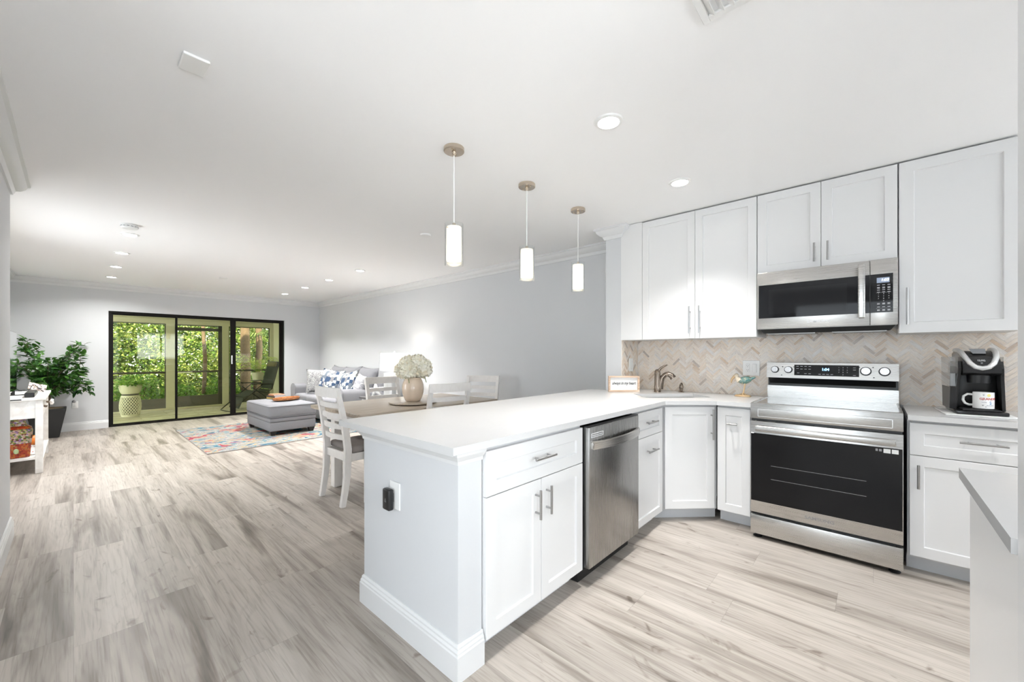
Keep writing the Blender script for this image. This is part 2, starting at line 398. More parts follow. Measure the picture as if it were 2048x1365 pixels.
    def text(s, txt, size, fn, align='CENTER', shear=0.0, bold=0.0, sx=1.0):
        """lettering: fn maps flat (u, v) of the text to a 3-D point"""
        cu = bpy.data.curves.new('lettering', 'FONT'); cu.body = txt; cu.size = size; cu.align_x = align; cu.align_y = 'CENTER'
        cu.shear = shear; cu.offset = bold; cu.resolution_u = 3
        ob = bpy.data.objects.new('lettering', cu); COL.objects.link(ob)
        dg = bpy.context.evaluated_depsgraph_get(); me = ob.evaluated_get(dg).to_mesh()
        vv = [s.bm.verts.new(fn(p.co.x * sx, p.co.y)) for p in me.vertices]
        for p in me.polygons:
            try: s.bm.faces.new([vv[i] for i in p.vertices])
            except ValueError: pass
        ob.evaluated_get(dg).to_mesh_clear()
        bpy.data.objects.remove(ob); bpy.data.curves.remove(cu)
        return s

def obj(name, b, m, parent=None, smooth=None, label=None):
    """link the collected geometry as one mesh object; smooth = angle in degrees"""
    bm = b.bm
    bmesh.ops.recalc_face_normals(bm, faces=bm.faces[:])
    me = bpy.data.meshes.new(name)
    if smooth:
        for e in bm.edges:
            if len(e.link_faces) == 2:
                try: e.smooth = e.calc_face_angle() < radians(smooth)
                except ValueError: pass
        for f in bm.faces: f.smooth = True
    bm.to_mesh(me); bm.free()
    me.materials.append(M[m] if isinstance(m, str) else m)
    o = bpy.data.objects.new(name, me); COL.objects.link(o)
    if parent: o.parent = parent
    if label: o['label'] = label
    return o

def tag(o, label, cat, group=None, kind=None):
    o['label'] = label; o['category'] = cat
    if group: o['group'] = group
    if kind: o['kind'] = kind
    return o

def thing(name, label, cat, loc=(0, 0, 0), rotz=0.0, group=None):
    o = bpy.data.objects.new(name, None); COL.objects.link(o)
    o.empty_display_size = 0.05
    o.location = loc; o.rotation_euler = (0, 0, rotz)
    return tag(o, label, cat, group)

def struct(name, b, m, parent=None, smooth=None, label=None):
    o = obj(name, b, m, parent, smooth)
    if parent is None: o['kind'] = 'structure'
    if label: o['label'] = label
    return o

def dup(root, loc, rotz, label, group=None):
    r = root.copy(); COL.objects.link(r); r.location = loc; r.rotation_euler = (0, 0, rotz); r['label'] = label
    if group: r['group'] = group
    for ch in list(root.children):
        c = ch.copy(); COL.objects.link(c); c.parent = r
        for g in list(ch.children):
            d = g.copy(); COL.objects.link(d); d.parent = c
    return r

def sweep(b, path, prof):
    """mitred moulding: path = plan points, prof = (out, z) with out measured to the LEFT of the path"""
    path = [Vector((p[0], p[1])) for p in path]; k = len(path); rr = []
    for i, p in enumerate(path):
        ds = []
        if i > 0: ds.append((path[i] - path[i - 1]).normalized())
        if i < k - 1: ds.append((path[i + 1] - path[i]).normalized())
        ns = [Vector((-d.y, d.x)) for d in ds]
        o = ns[0] if len(ns) == 1 else (ns[0] + ns[1]) / (1 + ns[0].dot(ns[1]))
        rr.append([(p.x + o.x * u, p.y + o.y * u, z) for u, z in prof])
    return b.rings(rr)

CROWN = [(0, CEIL), (0.088, CEIL), (0.088, CEIL - 0.014), (0.074, CEIL - 0.022), (0.066, CEIL - 0.042), (0.044, CEIL - 0.064),
         (0.024, CEIL - 0.074), (0.018, CEIL - 0.090), (0.012, CEIL - 0.104), (0, CEIL - 0.104)]
BASE = [(0, 0), (0.017, 0), (0.017, 0.100), (0.014, 0.106), (0.014, 0.114), (0.009, 0.122), (0.009, 0.130), (0.004, 0.138), (0, 0.138)]
LIP = [(0, 0.832), (0.006, 0.832), (0.008, 0.846), (0.018, 0.858), (0.028, 0.870), (0.030, 0.8835), (0, 0.8835)]

def shaker(name, x0, x1, z0, z1, parent, yf=0.0, t=0.019, rail=0.058, m='cabinet'):
    """recessed-panel front; its face lies at local y = yf, looking to -y"""
    rail = min(rail, (x1 - x0) * 0.36, (z1 - z0) * 0.36); c = 0.0015
    def rect(d, y): return [(x0 + d, y, z0 + d), (x1 - d, y, z0 + d), (x1 - d, y, z1 - d), (x0 + d, y, z1 - d)]
    b = B(); b.rings([rect(0, yf + t), rect(0, yf + c), rect(c, yf), rect(rail, yf), rect(rail + 0.004, yf + 0.009)])
    return obj(name, b, m, parent)

def pull(parent, c, L, vertical=True, r=0.006, out=0.032, name='handle'):
    """bar handle on a front at local y = c[1]"""
    b = B(); x, y, z = c
    d = Vector((0, 0, 1)) if vertical else Vector((1, 0, 0))
    p = Vector((x, y - out, z))
    b.cyl(p - d * L / 2, p + d * L / 2, r, n=12)
    for s in (-1, 1):
        q = p + d * (s * L * 0.30); b.cyl(q, (q.x, y, q.z), r * 0.8, n=8)
    return obj(name, b, 'nickel', parent, 40)

# ------------------------------------------------------------------ the room
XR, YF, XL = 3.925, 9.75, -0.68          # living room: right wall, far wall, left wall
XK = 3.86                                 # kitchen wall
OX0, OX1, OZ = 0.405, 3.170, 2.012        # opening of the sliding door

struct('floor', B().box(-2.6, 4.05, -2.7, 9.87, -0.06, 0.0), 'floor')
struct('ceiling', B().box(-2.7, 4.10, -2.8, 9.92, CEIL, CEIL + 0.1), 'ceiling')
struct('wall_kitchen', B().box(XK, 4.10, -2.7, 1.944, 0, CEIL), 'wall')
struct('wall_living_right', B().box(XR, 4.10, 1.944, 9.92, 0, CEIL), 'wall')
struct('wall_column', B().box(3.5, XK + 0.06, 1.784, 1.944, 0.0, CEIL), 'wall')
b = B(); b.box(XL - 0.12, OX0, YF, 9.90, 0, CEIL); b.box(OX1, 4.05, YF, 9.90, 0, CEIL); b.box(OX0, OX1, YF, 9.90, OZ, CEIL)
struct('wall_far', b, 'wall')
b = B(); b.box(XL - 0.12, XL, 4.42, 4.75, 0, CEIL); b.box(XL - 0.12, XL, 6.35, 9.92, 0, CEIL); b.box(XL - 0.12, XL, 4.75, 6.35, 0, 0.55); b.box(XL - 0.12, XL, 4.75, 6.35, 2.2, CEIL)
struct('wall_living_left', b, 'wall')
b = B(); b.box(XL - 0.10, XL - 0.02, 4.75, 4.81, 0.55, 2.2); b.box(XL - 0.10, XL - 0.02, 6.29, 6.35, 0.55, 2.2); b.box(XL - 0.10, XL - 0.02, 4.81, 6.29, 0.55, 0.61); b.box(XL - 0.10, XL - 0.02, 4.81, 6.29, 2.14, 2.2)
w4 = struct('added_window_4', b, 'trim')  # unseen window added to let fill light into the living room
struct('pane', B().box(XL - 0.065, XL - 0.06, 4.81, 6.29, 0.61, 2.14), 'glass', w4)
struct('wall_left', B().box(XL - 0.12, -0.295, 1.5, 4.42, 0, CEIL), 'wall')
struct('wall_right', B().box(1.07, 1.192, -2.7, -0.198, 0, CEIL), 'trim')
b = B(); b.box(-2.7, -1.5, -2.82, -2.7, 0, CEIL); b.box(0.7, 1.7, -2.82, -2.7, 0, CEIL); b.box(3.3, 4.1, -2.82, -2.7, 0, CEIL); b.box(1.7, 3.3, -2.82, -2.7, 0, 1.0); b.box(1.7, 3.3, -2.82, -2.7, 2.2, CEIL); b.box(-1.5, 0.7, -2.82, -2.7, 0, 0.5); b.box(-1.5, 0.7, -2.82, -2.7, 2.2, CEIL)
struct('wall_back', b, 'wall')
b = B(); b.box(-2.72, -2.6, -2.7, -2.2, 0, CEIL); b.box(-2.72, -2.6, 1.2, 1.5, 0, CEIL); b.box(-2.72, -2.6, -2.2, 1.2, 0, 0.3); b.box(-2.72, -2.6, -2.2, 1.2, 2.25, CEIL)
struct('wall_entry', b, 'wall')
b = B(); b.box(-2.70, -2.62, -2.2, -2.14, 0.3, 2.25); b.box(-2.70, -2.62, 1.14, 1.2, 0.3, 2.25); b.box(-2.70, -2.62, -2.14, 1.14, 2.19, 2.25); b.box(-2.70, -2.62, -2.14, 1.14, 0.3, 0.36); b.box(-2.70, -2.62, -0.53, -0.47, 0.36, 2.19)
w3 = struct('added_window_3', b, 'trim')  # out-of-view window added to brighten the walls facing the entry
struct('pane', B().box(-2.665, -2.660, -2.14, 1.14, 0.36, 2.19), 'glass', w3)
struct('wall_entry_return', B().box(-2.6, XL - 0.12, 1.5, 1.62, 0, CEIL), 'wall')
b = B(); b.box(-1.5, -1.44, -2.80, -2.72, 0.5, 2.2); b.box(0.64, 0.7, -2.80, -2.72, 0.5, 2.2); b.box(-1.44, 0.64, -2.80, -2.72, 2.14, 2.2); b.box(-1.44, 0.64, -2.80, -2.72, 0.5, 0.56); b.box(-0.43, -0.37, -2.80, -2.72, 0.56, 2.14)
w1 = struct('added_window_1', b, 'trim')  # unseen window behind the camera, added as a daylight source
struct('pane', B().box(-1.44, 0.64, -2.765, -2.760, 0.56, 2.14), 'glass', w1)

b = B(); b.box(1.7, 1.76, -2.80, -2.72, 1.0, 2.2); b.box(3.24, 3.3, -2.80, -2.72, 1.0, 2.2); b.box(1.76, 3.24, -2.80, -2.72, 2.14, 2.2); b.box(1.76, 3.24, -2.80, -2.72, 1.0, 1.06); b.box(2.47, 2.53, -2.80, -2.72, 1.06, 2.14)
w2 = struct('added_window_2', b, 'trim')  # out-of-view window added to brighten the peninsula fronts
struct('pane', B().box(1.76, 3.24, -2.765, -2.760, 1.06, 2.14), 'glass', w2)

# crown moulding and baseboards
struct('trim_1', sweep(B(), [(3.52, 1.784), (3.5, 1.784), (3.5, 1.944), (XR, 1.944), (XR, YF), (XL, YF), (XL, 4.42), (-0.295, 4.42), (-0.295, 1.5)], CROWN), 'trim', smooth=28)
struct('baseboard_right', sweep(B(), [(XR, 2.15), (XR, YF), (OX1, YF)], BASE), 'trim')
struct('baseboard_left', sweep(B(), [(OX0, YF), (XL, YF), (XL, 4.42), (-0.295, 4.42), (-0.295, 1.5)], BASE), 'trim')

# the pony wall of the peninsula
PY0, PY1 = 1.192, 1.93
b = B(); b.box(1.0, 1.125, PY0, PY1, 0, 0.8835); b.box(1.125, 3.5, 1.80, PY1, 0, 0.8835)
struct('wall_peninsula', b, 'wall')
ppath = [(1.126, PY0), (1.0, PY0), (1.0, PY1), (3.5, PY1)]
struct('baseboard_peninsula', sweep(B(), ppath, BASE), 'trim')
struct('trim_2', sweep(B(), ppath, LIP), 'trim', smooth=30)

# downlights
spots = [(1.874, 1.026, 'kitchen downlight in the middle of the ceiling, larger one nearest the camera'),
         (2.870, 1.015, 'kitchen downlight nearer the white wall cabinets'),
         (0.385, 5.566, 'left row downlight right below the smoke alarm, nearest of its row'),
         (0.388, 6.650, 'second left row downlight counted from the smoke alarm'),
         (0.394, 7.739, 'third left row downlight counted from the smoke alarm'),
         (0.400, 8.834, 'farthest downlight of the left row, close to the far wall'),
         (2.784, 5.501, 'rightmost downlight of the living room right row'),
         (2.800, 6.576, 'second right row downlight counted from the kitchen side'),
         (2.821, 7.633, 'third right row downlight counted from the kitchen side'),
         (2.850, 8.743, 'right row downlight closest to the sliding door wall')]
light_data = bpy.data.lights.new('downlight', 'AREA')
light_data.shape = 'DISK'; light_data.size = 0.11; light_data.energy = DOWN_W; light_data.color = (1.0, 0.985, 0.965)
light_data.spread = radians(150)
right_row_data = light_data.copy(); right_row_data.spread = radians(108)
kitchen_light_data = light_data.copy(); kitchen_light_data.energy = KITCHEN_W; kitchen_light_data.spread = radians(100)
def downlight(x, y, label, first):
    if first is None:
        t = thing('ceiling_downlight', label, 'ceiling light', (x, y, CEIL), 0, 'recessed ceiling downlights')
        prof = [(0.052, -0.002), (0.055, -0.010), (0.070, -0.007), (0.075, -0.0005), (0.052, -0.0005)]
        b = B(); n = 32
        rr = [[(r * cos(2 * pi * q / n), r * sin(2 * pi * q / n), z) for q in range(n)] for r, z in prof + prof[:1]]
        b.rings(rr, closed_ends=False); obj('trim_ring', b, 'white_plastic', t, 40)
        b = B(); b.lathe([(0.0525, -0.0005), (0.0525, -0.004), (0.03, -0.0055)], n=32); obj('lens', b, 'bulb', t)
    else:
        t = dup(first, (x, y, CEIL), 0, label)
    lo = bpy.data.objects.new('downlight_lamp', kitchen_light_data if y < 3 else (right_row_data if x > 2 else light_data)); COL.objects.link(lo); lo.location = (x, y, CEIL - 0.012)
    return t
d0 = None
for x, y, lb in spots:
    t = downlight(x, y, lb, d0); d0 = d0 or t
# two downlights added out of view for extra light, over kitchen aisle and entrance
for x, y, lb in ((2.55, -1.2, 'added unseen downlight over the kitchen aisle behind the right wall'), (-0.9, -0.6, 'added unseen downlight over the entrance'), (0.35, 3.1, 'downlight in the passage beside the dining table')):
    if y < 0: downlight(x, y, lb, d0)

# fill light added at the unseen window behind the camera
wl = bpy.data.lights.new('added_back_daylight', 'AREA'); wl.shape = 'RECTANGLE'; wl.size = 2.0; wl.size_y = 1.55; wl.energy = BACK_FILL_W; wl.color = (0.95, 0.98, 1.0)
wo = bpy.data.objects.new('added_back_daylight', wl); COL.objects.link(wo); wo.location = (-0.4, -2.86, 1.35); wo.rotation_euler = (radians(118), 0, 0)

wl2 = bpy.data.lights.new('added_kitchen_daylight', 'AREA'); wl2.shape = 'RECTANGLE'; wl2.size = 1.45; wl2.size_y = 1.05; wl2.energy = KITCHEN_FILL_W; wl2.color = (0.95, 0.98, 1.0)
wo = bpy.data.objects.new('added_kitchen_daylight', wl2); COL.objects.link(wo); wo.location = (2.5, -2.86, 1.6); wo.rotation_euler = (radians(118), 0, 0)  # added fill for the kitchen, tilted upward

wl3 = bpy.data.lights.new('added_entry_daylight', 'AREA'); wl3.shape = 'RECTANGLE'; wl3.size = 3.2; wl3.size_y = 1.8; wl3.energy = ENTRY_FILL_W; wl3.color = (0.96, 0.985, 1.0)
wo = bpy.data.objects.new('added_entry_daylight', wl3); COL.objects.link(wo); wo.location = (-2.78, -0.5, 1.2); wo.rotation_euler = (radians(100), 0, radians(-90))  # added fill from the entry side, tilted upward

wl4 = bpy.data.lights.new('added_living_daylight', 'AREA'); wl4.shape = 'RECTANGLE'; wl4.size = 1.45; wl4.size_y = 1.1; wl4.energy = LIVING_FILL_W; wl4.color = (0.97, 0.985, 1.0)
wo = bpy.data.objects.new('added_living_daylight', wl4); COL.objects.link(wo); wo.location = (XL - 0.20, 5.55, 1.15); wo.rotation_euler = (radians(76), 0, radians(-90))  # added fill for the right living room wall and dining group

# other ceiling pieces
def ceiling_disc(name, loc, r, h, label, cat):
    t = thing(name, label, cat, (loc[0], loc[1], CEIL))
    b = B(); b.lathe([(r, -0.0005), (r, -h * 0.5), (r * 0.93, -h * 0.8), (r * 0.6, -h), (0.004, -h)], n=40); obj('cover', b, 'white_plastic', t, 40)
    return t
t = thing('smoke_alarm', 'white round smoke alarm with dark vent slots beside the left row of downlights', 'smoke alarm', (0.353, 5.165, CEIL))
b = B(); b.lathe([(0.058, -0.0005), (0.062, -0.012), (0.062, -0.028), (0.054, -0.038), (0.02, -0.043), (0.003, -0.043)], n=40); obj('cover', b, 'white_plastic', t, 40)
b = B()
for q in range(14):
    a = 2 * pi * q / 14; bb = B(); bb.box(0.0615, 0.0632, -0.009, 0.009, -0.024, -0.018); bb.xform(Matrix.Rotation(a, 4, 'Z'))
    me = bpy.data.meshes.new('tmp'); bb.bm.to_mesh(me); b.bm.from_mesh(me); bb.bm.free(); bpy.data.meshes.remove(me)
obj('vent_slots', b, 'grey_mark', t)
t = ceiling_disc('smoke_detector', (2.395, 3.361), 0.052, 0.02, 'small white round smoke detector behind the nearest pendant lamp', 'smoke detector')
t = ceiling_disc('ceiling_sensor', (1.601, 7.641), 0.055, 0.016, 'white flat round plate on the ceiling between the two rows of downlights', 'ceiling plate')
t = thing('ceiling_cover_plate', 'white square blank cover plate high on the left of the ceiling', 'cover plate', (0.338, 2.098, CEIL), 0.0)
obj('plate', B().box(-0.044, 0.044, -0.064, 0.064, -0.012, -0.0005, 0.004, 2), 'white_plastic', t)
t = thing('ceiling_vent', 'white slatted air vent at the top edge of the photo', 'air vent', (1.49, 0.395, CEIL), 0.0)
b = B()
VX0, VX1, VY0, VY1 = -0.28, 0.062, -0.15, 0.068
b.box(VX0, VX1, VY0, VY0 + 0.024, -0.010, -0.0005, 0.002); b.box(VX0, VX1, VY1 - 0.024, VY1, -0.010, -0.0005, 0.002)
b.box(VX0, VX0 + 0.03, VY0 + 0.024, VY1 - 0.024, -0.010, -0.0005, 0.002); b.box(VX1 - 0.03, VX1, VY0 + 0.024, VY1 - 0.024, -0.010, -0.0005, 0.002)
obj('frame', b, 'white_plastic', t)
for k in range(5):
    y = VY0 + 0.045 + k * 0.031
    obj('slat', B().hexa([(VX0 + 0.03, y, -0.018), (VX1 - 0.03, y, -0.018), (VX1 - 0.03, y + 0.003, -0.018), (VX0 + 0.03, y + 0.003, -0.018), (VX0 + 0.03, y + 0.02, -0.001), (VX1 - 0.03, y + 0.02, -0.001), (VX1 - 0.03, y + 0.023, -0.001), (VX0 + 0.03, y + 0.023, -0.001)]), 'white_plastic', t)

# ------------------------------------------------------------------ sliding door
b = B()
b.box(OX0, OX0 + 0.035, 9.79, 9.89, 0, OZ); b.box(OX1 - 0.035, OX1, 9.79, 9.89, 0, OZ); b.box(OX0 + 0.035, OX1 - 0.035, 9.79, 9.89, OZ - 0.03, OZ); b.box(OX0 + 0.035, OX1 - 0.035, 9.79, 9.89, 0.0, 0.018)
door = struct('door_1', b, 'bronze_frame')
def slider(x0, x1, y, sl, sr):
    b = B(); z0, z1 = 0.018, OZ - 0.03
    b.box(x0, x0 + sl, y, y + 0.03, z0, z1); b.box(x1 - sr, x1, y, y + 0.03, z0, z1); b.box(x0 + sl, x1 - sr, y, y + 0.03, z1 - 0.03, z1); b.box(x0 + sl, x1 - sr, y, y + 0.03, z0, z0 + 0.022)
    p = obj('door_panel', b, 'bronze_frame', door)
    obj('pane', B().box(x0 + sl, x1 - sr, y + 0.012, y + 0.018, z0 + 0.022, z1 - 0.03), 'door_glass', p)
    return p
slider(OX0 + 0.035, 1.330, 9.835, 0.026, 0.028)
pm = slider(1.325, 2.235, 9.80, 0.006, 0.066)
slider(2.200, OX1 - 0.035, 9.845, 0.075, 0.04)
b = B(); b.box(2.183, 2.205, 9.770, 9.80, 1.06, 1.24, 0.006, 2); obj('door_handle', b, 'chrome', pm, label='silver pull handle')

# wall plates of the far wall
def plate(name, label, loc, rotz, w=0.072, h=0.116):
    t = thing(name, label, 'wall plate', loc, rotz)
    obj('cover', B().box(-w / 2, w / 2, -0.006, 0.0, -h / 2, h / 2, 0.003, 2), 'white_plastic', t)
    return t
t = plate('wall_outlet', 'white outlet plate low on the far wall, holding the night light', (0.015, YF, 0.43), 0)
obj('socket', B().box(-0.017, 0.017, -0.008, -0.006, -0.045, 0.045, 0.002), 'white_plastic', t)
t = thing('night_light', 'small plug-in night light in the outlet left of the sliding door', 'night light', (0.005, YF - 0.006, 0.47))
obj('body', B().box(-0.022, 0.022, -0.035, -0.001, -0.055, 0.0, 0.006, 2), 'white_plastic', t)
b = B(); b.ball((0, -0.02, 0.012), 0.022, 0.018, 0.03); obj('lamp_shade', b, 'grey_mark', t, 60)
plate('blank_wall_plate', 'pale blank plate on the far wall behind the top of the ficus', (-0.03, YF, 1.19), 0, 0.11, 0.116)

# ------------------------------------------------------------------ porch
M['porch_paint'] = mat('cream_porch_paint', (0.62, 0.60, 0.50), 0.7)
M['screen_frame'] = mat('dark_bronze_screen_frame', (0.05, 0.045, 0.035), 0.5)
M['kick'] = mat('dark_grey_kick_panel', (0.095, 0.09, 0.08), 0.6)
def porch_floor_material():
    m = bpy.data.materials.new('porch_wood_tile'); t, n, l = nt(m); bb = n['Principled BSDF']
    tc = n.new('ShaderNodeTexCoord'); br = n.new('ShaderNodeTexBrick'); l.new(tc.outputs['Object'], br.inputs['Vector'])
    br.inputs['Color1'].default_value = (0.42, 0.38, 0.31, 1); br.inputs['Color2'].default_value = (0.52, 0.51, 0.47, 1); br.inputs['Mortar'].default_value = (0.16, 0.14, 0.11, 1)
    br.inputs['Scale'].default_value = 1.0; br.inputs['Brick Width'].default_value = 0.9; br.inputs['Row Height'].default_value = 0.2; br.inputs['Mortar Size'].default_value = 0.004
    no = n.new('ShaderNodeTexNoise'); no.inputs['Scale'].default_value = 5; no.inputs['Detail'].default_value = 5; l.new(tc.outputs['Object'], no.inputs['Vector'])
    r = ramp(n, [(0.35, (0.72, 0.70, 0.68)), (0.65, (1.1, 1.08, 1.05))]); l.new(no.outputs['Fac'], r.inputs[0])
    mx = n.new('ShaderNodeMix'); mx.data_type = 'RGBA'; mx.blend_type = 'MULTIPLY'; mx.inputs[0].default_value = 1
    l.new(br.outputs[0], mx.inputs[6]); l.new(r.outputs[0], mx.inputs[7]); l.new(mx.outputs[2], bb.inputs['Base Color']); bb.inputs['Roughness'].default_value = 0.45
    return m
M['porch_floor'] = porch_floor_material()
M['ground'] = mat('leaf_litter_ground', (0.20, 0.15, 0.09), 0.95, vary=0.5, vscale=6)
PY = 12.06
struct('porch_floor', B().box(-2.2, 3.80, 9.90, 12.30, -0.16, -0.012), 'porch_floor')
struct('porch_ceiling', B().box(-2.3, 3.9, 9.92, 12.6, 2.40, 2.50), 'porch_paint')
b = B(); b.box(-2.2, 3.64, PY, PY + 0.16, 1.965, 2.40); b.box(-2.2, 3.64, PY - 0.02, PY, 1.965, 2.07); b.box(-2.2, 3.64, PY - 0.035, PY - 0.02, 2.04, 2.07)
struct('porch_beam', b, 'porch_paint')
struct('wall_porch', B().box(3.64, 3.80, 9.92, 12.3, -0.012, 2.40), 'porch_paint')
struct('porch_sill', B().box(-2.2, 3.64, PY - 0.04, PY + 0.12, -0.012, 0.022), 'porch_paint')
for x0, x1 in ((1.43, 1.585), (2.50, 2.635), (3.555, 3.64), (-2.2, -2.05)):
    struct('porch_post', B().box(x0, x1, PY - 0.02, PY + 0.10, 0.022, 1.965), 'porch_paint')
def screen_bay(x0, x1, label):
    t = thing('screen_panel', label, 'screen panel', ((x0 + x1) / 2, PY, 0.022))
    w = (x1 - x0) / 2
    obj('kick_panel', B().box(-w, w, 0.0, 0.03, 0, 0.225), 'kick', t)
    obj('mid_rail', B().box(-w, w, -0.005, 0.04, 0.80, 0.845), 'screen_frame', t)
    b = B(); b.box(-w, -w + 0.02, 0, 0.035, 0.225, 1.94); b.box(w - 0.02, w, 0, 0.035, 0.225, 1.94); b.box(-w, w, 0, 0.035, 1.925, 1.942); obj('frame', b, 'screen_frame', t)
screen_bay(-2.05, 1.43, 'dark framed porch screen behind the white lattice garden stool')
screen_bay(2.635, 3.555, 'dark framed porch screen behind the folding lounge chair')
t = thing('screen_door', 'dark framed porch screen door between the two cream posts', 'screen door', (2.04, PY, 0.022))
b = B(); w = 0.455
b.box(-w, -w + 0.05, 0, 0.035, 0, 1.94); b.box(w - 0.075, w, 0, 0.035, 0, 1.94); b.box(-w, w, 0, 0.035, 1.80, 1.875); b.box(-w, w, 0, 0.035, 1.92, 1.94)
obj('frame', b, 'screen_frame', t)
obj('kick_panel', B().box(-w + 0.05, w - 0.075, 0.003, 0.03, 0.0, 0.25), 'kick', t)
rl = obj('mid_rail', B().box(-w + 0.05, w - 0.075, -0.003, 0.035, 0.80, 0.845), 'screen_frame', t)
obj('handle', B().box(-0.40, -0.13, -0.028, -0.003, 0.80, 0.825, 0.005, 2), 'white_plastic', t, label='pale pull handle')
struct('ground', B().box(-9, 14, 12.3, 30, -0.35, -0.17), 'ground')

# ------------------------------------------------------------------ herringbone backsplash
def herringbone(b, u0, u1, v0, v1, fn, L=0.084, W=0.021, g=0.0026):
    """tiles of a 45 degree herringbone, clipped to the rectangle; fn(u, v, depth) -> 3-D"""
    k = int(L / W); bm = B().bm; uvl = b.bm.loops.layers.uv.verify()
    s = sqrt(0.5); span = (u1 - u0) + (v1 - v0) + 2 * L
    N = int(span / W) + 4
    def clip(poly):
        for ax, lim, sg in ((0, u0, 1), (0, u1, -1), (1, v0, 1), (1, v1, -1)):
            out = []
            for i in range(len(poly)):
                p, q = poly[i], poly[(i + 1) % len(poly)]
                dp, dq = sg * (p[ax] - lim), sg * (q[ax] - lim)
                if dp >= 0: out.append(p)
                if dp * dq < 0:
                    tt = dp / (dp - dq); out.append(tuple(p[c] + (q[c] - p[c]) * tt for c in range(4)))
            poly = out
            if len(poly) < 3: return []
        return poly
    # plain herringbone in tile space (unit = W): horizontal brick at (i + ..), vertical brick beside it
    for j in range(-N, N):
        for i in range(-N // k - 2, N // k + 2):
            for kind in (0, 1):
                if kind == 0: a0, b0, a1, b1 = j + 2 * k * i, j, j + 2 * k * i + k, j + 1
                else: a0, b0, a1, b1 = j + 2 * k * i + k, j + 1 - k, j + 2 * k * i + k + 1, j + 1
                a0, b0, a1, b1 = a0 * W + g / 2, b0 * W + g / 2, a1 * W - g / 2, b1 * W - g / 2
                pts = []
                for aa, bb, tu, tv in ((a0, b0, 0, 0), (a1, b0, 1, 0), (a1, b1, 1, 1), (a0, b1, 0, 1)):
                    if kind: tu, tv = tv, tu
                    pts.append((u0 + (aa - bb) * s, v0 + (aa + bb) * s, tu, tv))
                if max(p[0] for p in pts) < u0 or min(p[0] for p in pts) > u1 or max(p[1] for p in pts) < v0 or min(p[1] for p in pts) > v1: continue
                pts = clip(pts)
                if len(pts) < 3: continue
                o1, o2 = (j * 0.37 + i * 1.7) % 50, (j * 0.73 + i * 3.1 + kind * 5.5) % 50
                top = [b.bm.verts.new(fn(p[0], p[1], 0.006)) for p in pts]; bot = [b.bm.verts.new(fn(p[0], p[1], 0.002)) for p in pts]
                f = b.bm.faces.new(top)
                for lp, p in zip(f.loops, pts): lp[uvl].uv = (p[2] * 0.25 + o1, p[3] * 0.08 + o2)
                n = len(pts)
                for q in range(n):
                    r = (q + 1) % n
                    f = b.bm.faces.new((top[q], bot[q], bot[r], top[r]))
                    for lp in f.loops: lp[uvl].uv = (o1, o2)
M['tile'] = tile_material()
M['grout'] = mat('pale_grout', (0.86, 0.83, 0.79), 0.8)
BZ0, BZ1 = 0.914, 1.45
b = B(); herringbone(b, 0.0, 2.75, BZ0, BZ1, lambda u, v, d: (XK - d, 1.776 - u, v))
wb = struct('wall_backsplash', b, 'tile')
struct('grout', B().box(XK - 0.004, XK - 0.0005, -0.98, 1.78, BZ0, BZ1), 'grout', wb)
b = B(); herringbone(b, 0.0, XK - 0.012 - 3.508, BZ0, BZ1, lambda u, v, d: (3.508 + u, 1.784 - d, v))
ws = struct('wall_backsplash_return', b, 'tile')
struct('grout', B().box(3.502, XK - 0.006, 1.780, 1.7835, BZ0, BZ1), 'grout', ws)

# ------------------------------------------------------------------ base cabinets
def carcass(t, W, D, H=0.883, toe=0.09, setback=0.07, y0=0.0195, z0=None):
    obj('carcass', B().box(0, W, y0, D, toe, H), 'box', t)
    obj('toe_kick', B().box(0, W, y0 + setback, D, 0, toe), 'toe', t)
FY = 1.172
# drawer over two doors
t = thing('base_cabinet', 'white base cabinet with one drawer over two doors at the near peninsula end', 'cabinet', (1.131, FY, 0), 0, 'white base cabinets')
carcass(t, 0.728, 0.62)
q = shaker('drawer', 0.003, 0.726, 0.676, 0.864, t); pull(q, (0.365, 0, 0.778), 0.155, False)
q = shaker('door', 0.003, 0.363, 0.092, 0.672, t); pull(q, (0.320, 0, 0.565), 0.135)
q = shaker('door', 0.366, 0.726, 0.092, 0.672, t); pull(q, (0.403, 0, 0.568), 0.135)
# narrow drawer base right of the dishwasher
t = thing('drawer_cabinet', 'white base cabinet with a drawer over a pull-out front, right of the dishwasher', 'cabinet', (2.488, FY, 0), 0, 'white base cabinets')
carcass(t, 0.492, 0.62)
q = shaker('drawer', 0.003, 0.465, 0.690, 0.864, t, rail=0.05); pull(q, (0.235, 0, 0.787), 0.16, False)
q = shaker('door', 0.003, 0.465, 0.092, 0.686, t, rail=0.05); pull(q, (0.245, 0, 0.587), 0.16, False)
# diagonal sink cabinet
P0, P1 = Vector((2.978, FY)), Vector((3.262, 0.885)); dd = P1 - P0; DL = dd.length; DA = math.atan2(dd.y, dd.x)
t = thing('corner_sink_cabinet', 'white diagonal corner cabinet with one door below the sink', 'cabinet', (P0.x, P0.y, 0), DA, 'white base cabinets')
b = B(); b.box(0.012, DL - 0.012, 0.0355, 0.60, 0.09, 0.66); obj('carcass', b, 'box', t)
obj('front_frame', B().box(-0.012, DL + 0.012, 0.0198, 0.035, 0.0905, 0.883), 'box', t)
obj('toe_kick', B().box(-0.055, DL + 0.04, 0.0895, 0.3, 0, 0.09), 'toe', t)
q = shaker('door', 0.010, DL - 0.012, 0.100, 0.866, t); pull(q, (DL - 0.04, 0, 0.735), 0.225)
